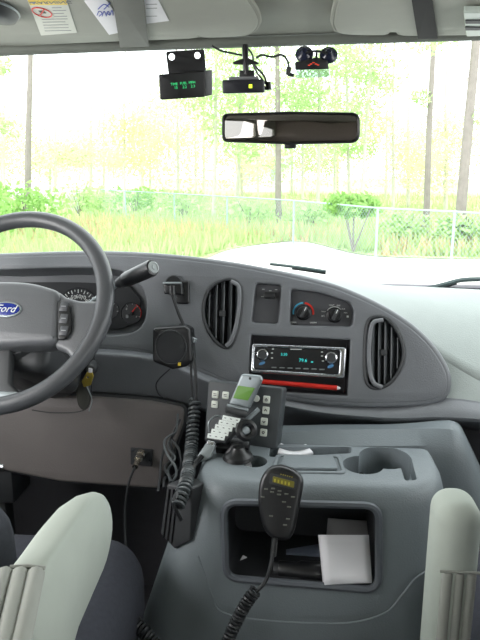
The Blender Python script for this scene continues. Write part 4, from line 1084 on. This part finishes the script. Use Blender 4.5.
for s, x, y in (('TIME', 174.2, 84.2), ('FUEL', 183.5, 83.3), ('MPH', 192, 82.5), ('15', 176, 87.7), ('2.2', 184.7, 87), ('2.3', 193, 86.2)):
    a = D1.px(x, y); text('green_figure', s, .0058 if y > 85 else .0054, D1, a.x, a.y, .0004, TXTG, d1, 0, .0001, 'CENTER', R(4))
# small camera/detector
d2 = thing('radar_detector', 'small black detector box with one yellow-green light under a suction arm', 'detector', at(243, 85, 1.08))
D2 = Plane(at(243, 85, 1.07), (.02, -1, -.10))
panel('case', roundpoly(D2.pts([(222, 80), (264, 79), (264.5, 92.5), (222.5, 93.5)]), .003), [], .05, .002, D2, mat('navy_black_plastic', '#1d1e26', .3), d2)
panel('top_plate', roundpoly(D2.pts([(229, 76.5), (258, 76), (259, 80.5), (228, 81)]), .001), [], .03, .001, D2, mat('display_side', '#77797c', .4), d2, -.006)
a = D2.px(250.5, 86.2); boxo('indicator_light', (a.x-.0026, a.y-.0028, 0), (a.x+.0026, a.y+.0028, .0008), mat('lime_light', '#d8ff3a', .4, emit=1.5), d2, D2.M, 0)
panel('bracket', roundpoly(D2.pts([(239, 70), (254, 70), (254, 77), (239, 77)]), .001), [], .012, .001, D2, BLACK, d2, -.008)
tube('stem', [D2.wp(246, 74, -.012), D2.wp(245, 60, -.014), D2.wp(244.5, 44, -.02)], .0052, BLACK, d2, 2, 8)
panel('wing_lever', roundpoly(D2.pts([(232, 62), (240, 58.5), (250, 58.5), (259, 62.5), (258, 64), (245, 64.5), (233, 64)]), .002), [], .006, .001, D2, BLACK, d2, -.010)
# red display with two suction cups
d3 = thing('red_display', 'small display with red figures on two round suction cups', 'display', at(316, 68, 1.1))
D3 = Plane(at(316, 66, 1.10), (0, -1, -.15))
panel('case', roundpoly(D3.pts([(295, 62), (308, 59.5), (314, 57.5), (320, 58), (328, 61), (329, 69), (295, 70)]), .002), [], .02, .002, D3, BLACK, d3)
panel('clear_base', roundpoly(D3.pts([(295, 69.5), (330, 68.5), (330, 77), (296, 78)]), .002), [], .018, .001, D3, glass('clear_plastic', (.74, .86, .80), .25), d3)
for x, y in ((311, 64), (313.5, 62.6), (316, 64), (309, 65.3), (318, 65)):
    a = D3.px(x, y); boxo('red_segment', (a.x-.0018, a.y-.0006, 0), (a.x+.0018, a.y+.0006, .0006), mat('red_light', '#ff4a2a', .4, emit=.5), d3, D3.M, 0)
for x, y in ((304.5, 52.5), (329, 53.5)):
    q = D3.px(x, y); M = D3.M @ Matrix.Translation((q.x, q.y, -.008)) @ Matrix.Rotation(R(-30), 4, 'X')
    lathe('suction_cup', [(0, .006), (.004, .008), (.006, .004), (.011, -.001), (.0145, -.004), (.0148, -.005), (0, -.004)], M, mat('dark_rubber_cup', '#24283a', .2), d3, 28)
tube('cup_bar', [D3.wp(306, 53, 0), D3.wp(316, 51, 0), D3.wp(328, 53.5, 0)], .0018, BLACK, d3, 4, 6)
tube('cup_post', [D3.wp(316.5, 51, -.002), D3.wp(316.5, 60, -.004)], .002, BLACK, d3, 1, 6)
# cables
t = thing('power_cable', 'thin black cable looping along the windshield header to two plugs', 'cable', at(250, 55, 1.12))
tube('wire', [at(212, 46, 1.135), at(222, 51, 1.13), at(236, 54, 1.12), at(246, 57, 1.12), at(256, 67, 1.11), at(264, 76, 1.10), at(267, 85, 1.10)], .0018, RUBBER, t)
tube('wire', [at(256, 58, 1.12), at(262, 55, 1.12), at(272, 57, 1.12), at(282, 55, 1.12), at(288, 62, 1.11), at(289, 72, 1.10)], .0018, RUBBER, t)
tube('wire', [at(244, 45, 1.13), at(252, 54, 1.12), at(254, 66, 1.12), at(258, 74, 1.11), at(266, 84, 1.10)], .0016, RUBBER, t)
tube('plug', [at(268, 82, 1.10), at(269, 90, 1.10)], .0048, BLACK, t, 1, 8); tube('plug_tip', [at(262, 88, 1.10), at(270, 88, 1.10)], .003, BLACK, t, 1, 8)
tube('plug', [at(289, 67, 1.10), at(288, 75, 1.10)], .0042, BLACK, t, 1, 8); tube('plug_tip', [at(288, 74, 1.10), at(294, 75.5, 1.10)], .003, BLACK, t, 1, 8)

# wipers outside
def wiper(pts, label, r):
    t = thing('windshield_wiper', label, 'wiper', at(*pts[0]), 'windshield wipers')
    P = [at(*p) for p in pts]
    bm = bmesh.new(); sweep(bm, cat(P, 4), r, 6); obj('wiper_arm', bm, mat('wiper_grey', '#3a4a4a', .5), t)
    bm = bmesh.new(); sweep(bm, cat([p+Vector((0, .004, -.006)) for p in P[:3]], 4), r*.7, 6); obj('wiper_blade', bm, RUBBER, t)
wiper([(424, 289.5, 1.50), (442, 285, 1.505), (457, 281, 1.51), (470, 279.5, 1.515), (500, 279, 1.52)], 'wiper arm lying at the passenger end of the windshield', .006)
wiper([(326, 271.5, 1.535), (310, 269, 1.54), (292, 266.5, 1.545), (270, 264, 1.55)], 'wiper tip showing over the middle of the dashboard', .004)

#@@SEATS
# ------------------------------------------------------------------ seats
def blob(name, lo, hi, bev, m, parent, M=None, seg=5):
    bm = bmesh.new(); box(bm, lo, hi, M, bev, seg); return obj(name, bm, m, parent, 60)
ds = thing('driver_seat', 'navy driver seat with pale lowered armrest', 'seat', (-.45, .6, FLOORZ))
cush = Matrix.Translation((-.45, .66, Zc-.632)) @ Matrix.Rotation(R(-3), 4, 'X')
blob('cushion', (-.22, -.22, -.10), (.235, .24, .085), .07, NAVY, ds, cush)
blob('seat_base', (-.62, .42, FLOORZ), (-.24, .82, Zc-.72), .02, DARK, ds)
bk = Matrix.Translation((-.480, .565, Zc-.725)) @ Matrix.Rotation(R(3), 4, 'X')
blob('backrest', (-.22, -.06, -.05), (.20, .06, .40), .055, NAVY, ds, bk)
# lowered armrest, seen from behind
AX = -.2
side_px = [(30, 640), (45, 570), (70, 531), (88, 503), (97, 493), (106, 494), (112, 505), (114, 528), (108, 560), (95, 592), (78, 632), (66, 665)]
sidew = [on_x(x, y, AX) for x, y in side_px]
bm = bmesh.new(); n = len(sidew)
prof = cat([(p.y, p.z, 0) for p in sidew], 3, True)
layers = [(0.0, .93, 0), (-.003, .98, 0), (-.009, 1.0, 0), (-.020, .985, -.006), (-.030, .93, -.02), (-.036, .84, -.04)]
cy_, cz_ = sum(p.x for p in prof)/len(prof), sum(p.y for p in prof)/len(prof)
rings = []
for dx, s, sh in layers: rings.append([bm.verts.new((AX+dx, cy_+(p.x-cy_)*s+sh, cz_+(p.y-cz_)*s)) for p in prof])
for a, b in zip(rings[:-1], rings[1:]):
    for j in range(len(a)): bm.faces.new((a[j], a[(j+1) % len(a)], b[(j+1) % len(a)], b[j]))
bm.faces.new(rings[0]); bm.faces.new(rings[-1][::-1])
arm = obj('armrest', bm, SEATL, ds, 60)
zt_ = lambda y: on_x(45, 570, AX).z+.002
for (xa, xb) in ((6, -18), (21, 4), (37, 19)):
    bm = bmesh.new(); pa, pb = on_z(xa, 570, zt_(0)-.004), on_z(xb, 650, zt_(0)-.008)
    M = axisM(pa, pb-pa); sweep(bm, [pa, pa.lerp(pb, .06), pb], [.004, .0075, .0078], 10); obj('pleat', bm, SEATG, arm)
bm = bmesh.new(); sweep(bm, [on_z(10, 567, zt_(0)), on_z(28, 566, zt_(0)), on_z(45, 568, zt_(0)-.001)], .0018, 6); obj('seam', bm, SEATG, arm)
ps = thing('passenger_seat', 'navy passenger seat with pale raised armrest at its inner side', 'seat', (.42, .6, FLOORZ))
blob('cushion', (.25, .42, Zc-.75), (.75, .92, Zc-.56), .06, NAVY, ps)
blob('seat_base', (.29, .46, FLOORZ), (.70, .86, Zc-.74), .02, DARK, ps)
blob('backrest', (.25, .52, Zc-.62), (.72, .64, Zc-.22), .05, NAVY, ps)
a0 = at(437, 560, .66).x; a1 = at(484, 560, .66).x; zt = at(452, 490, .70).z-.004
blob('armrest', (a0, .66, zt-.42), (a1, .73, zt), .0235, SEATL, ps, None, 7)
pr = bmesh.new()
zs = at(452, 572, .66).z
for i in range(3):
    x0 = a0+.008+(a1-a0-.012)*i/3; x1 = a0+.006+(a1-a0-.012)*(i+1)/3
    boxo('pleat', (x0, .6565, zs-.3), (x1, .672, zs), SEATG, ps, None, .005, 3)
bm = bmesh.new(); sweep(bm, [(a0+.004, .659, zs+.001), (a1-.002, .659, zs+.001)], .0015, 6); obj('seam', bm, SEATG, ps)
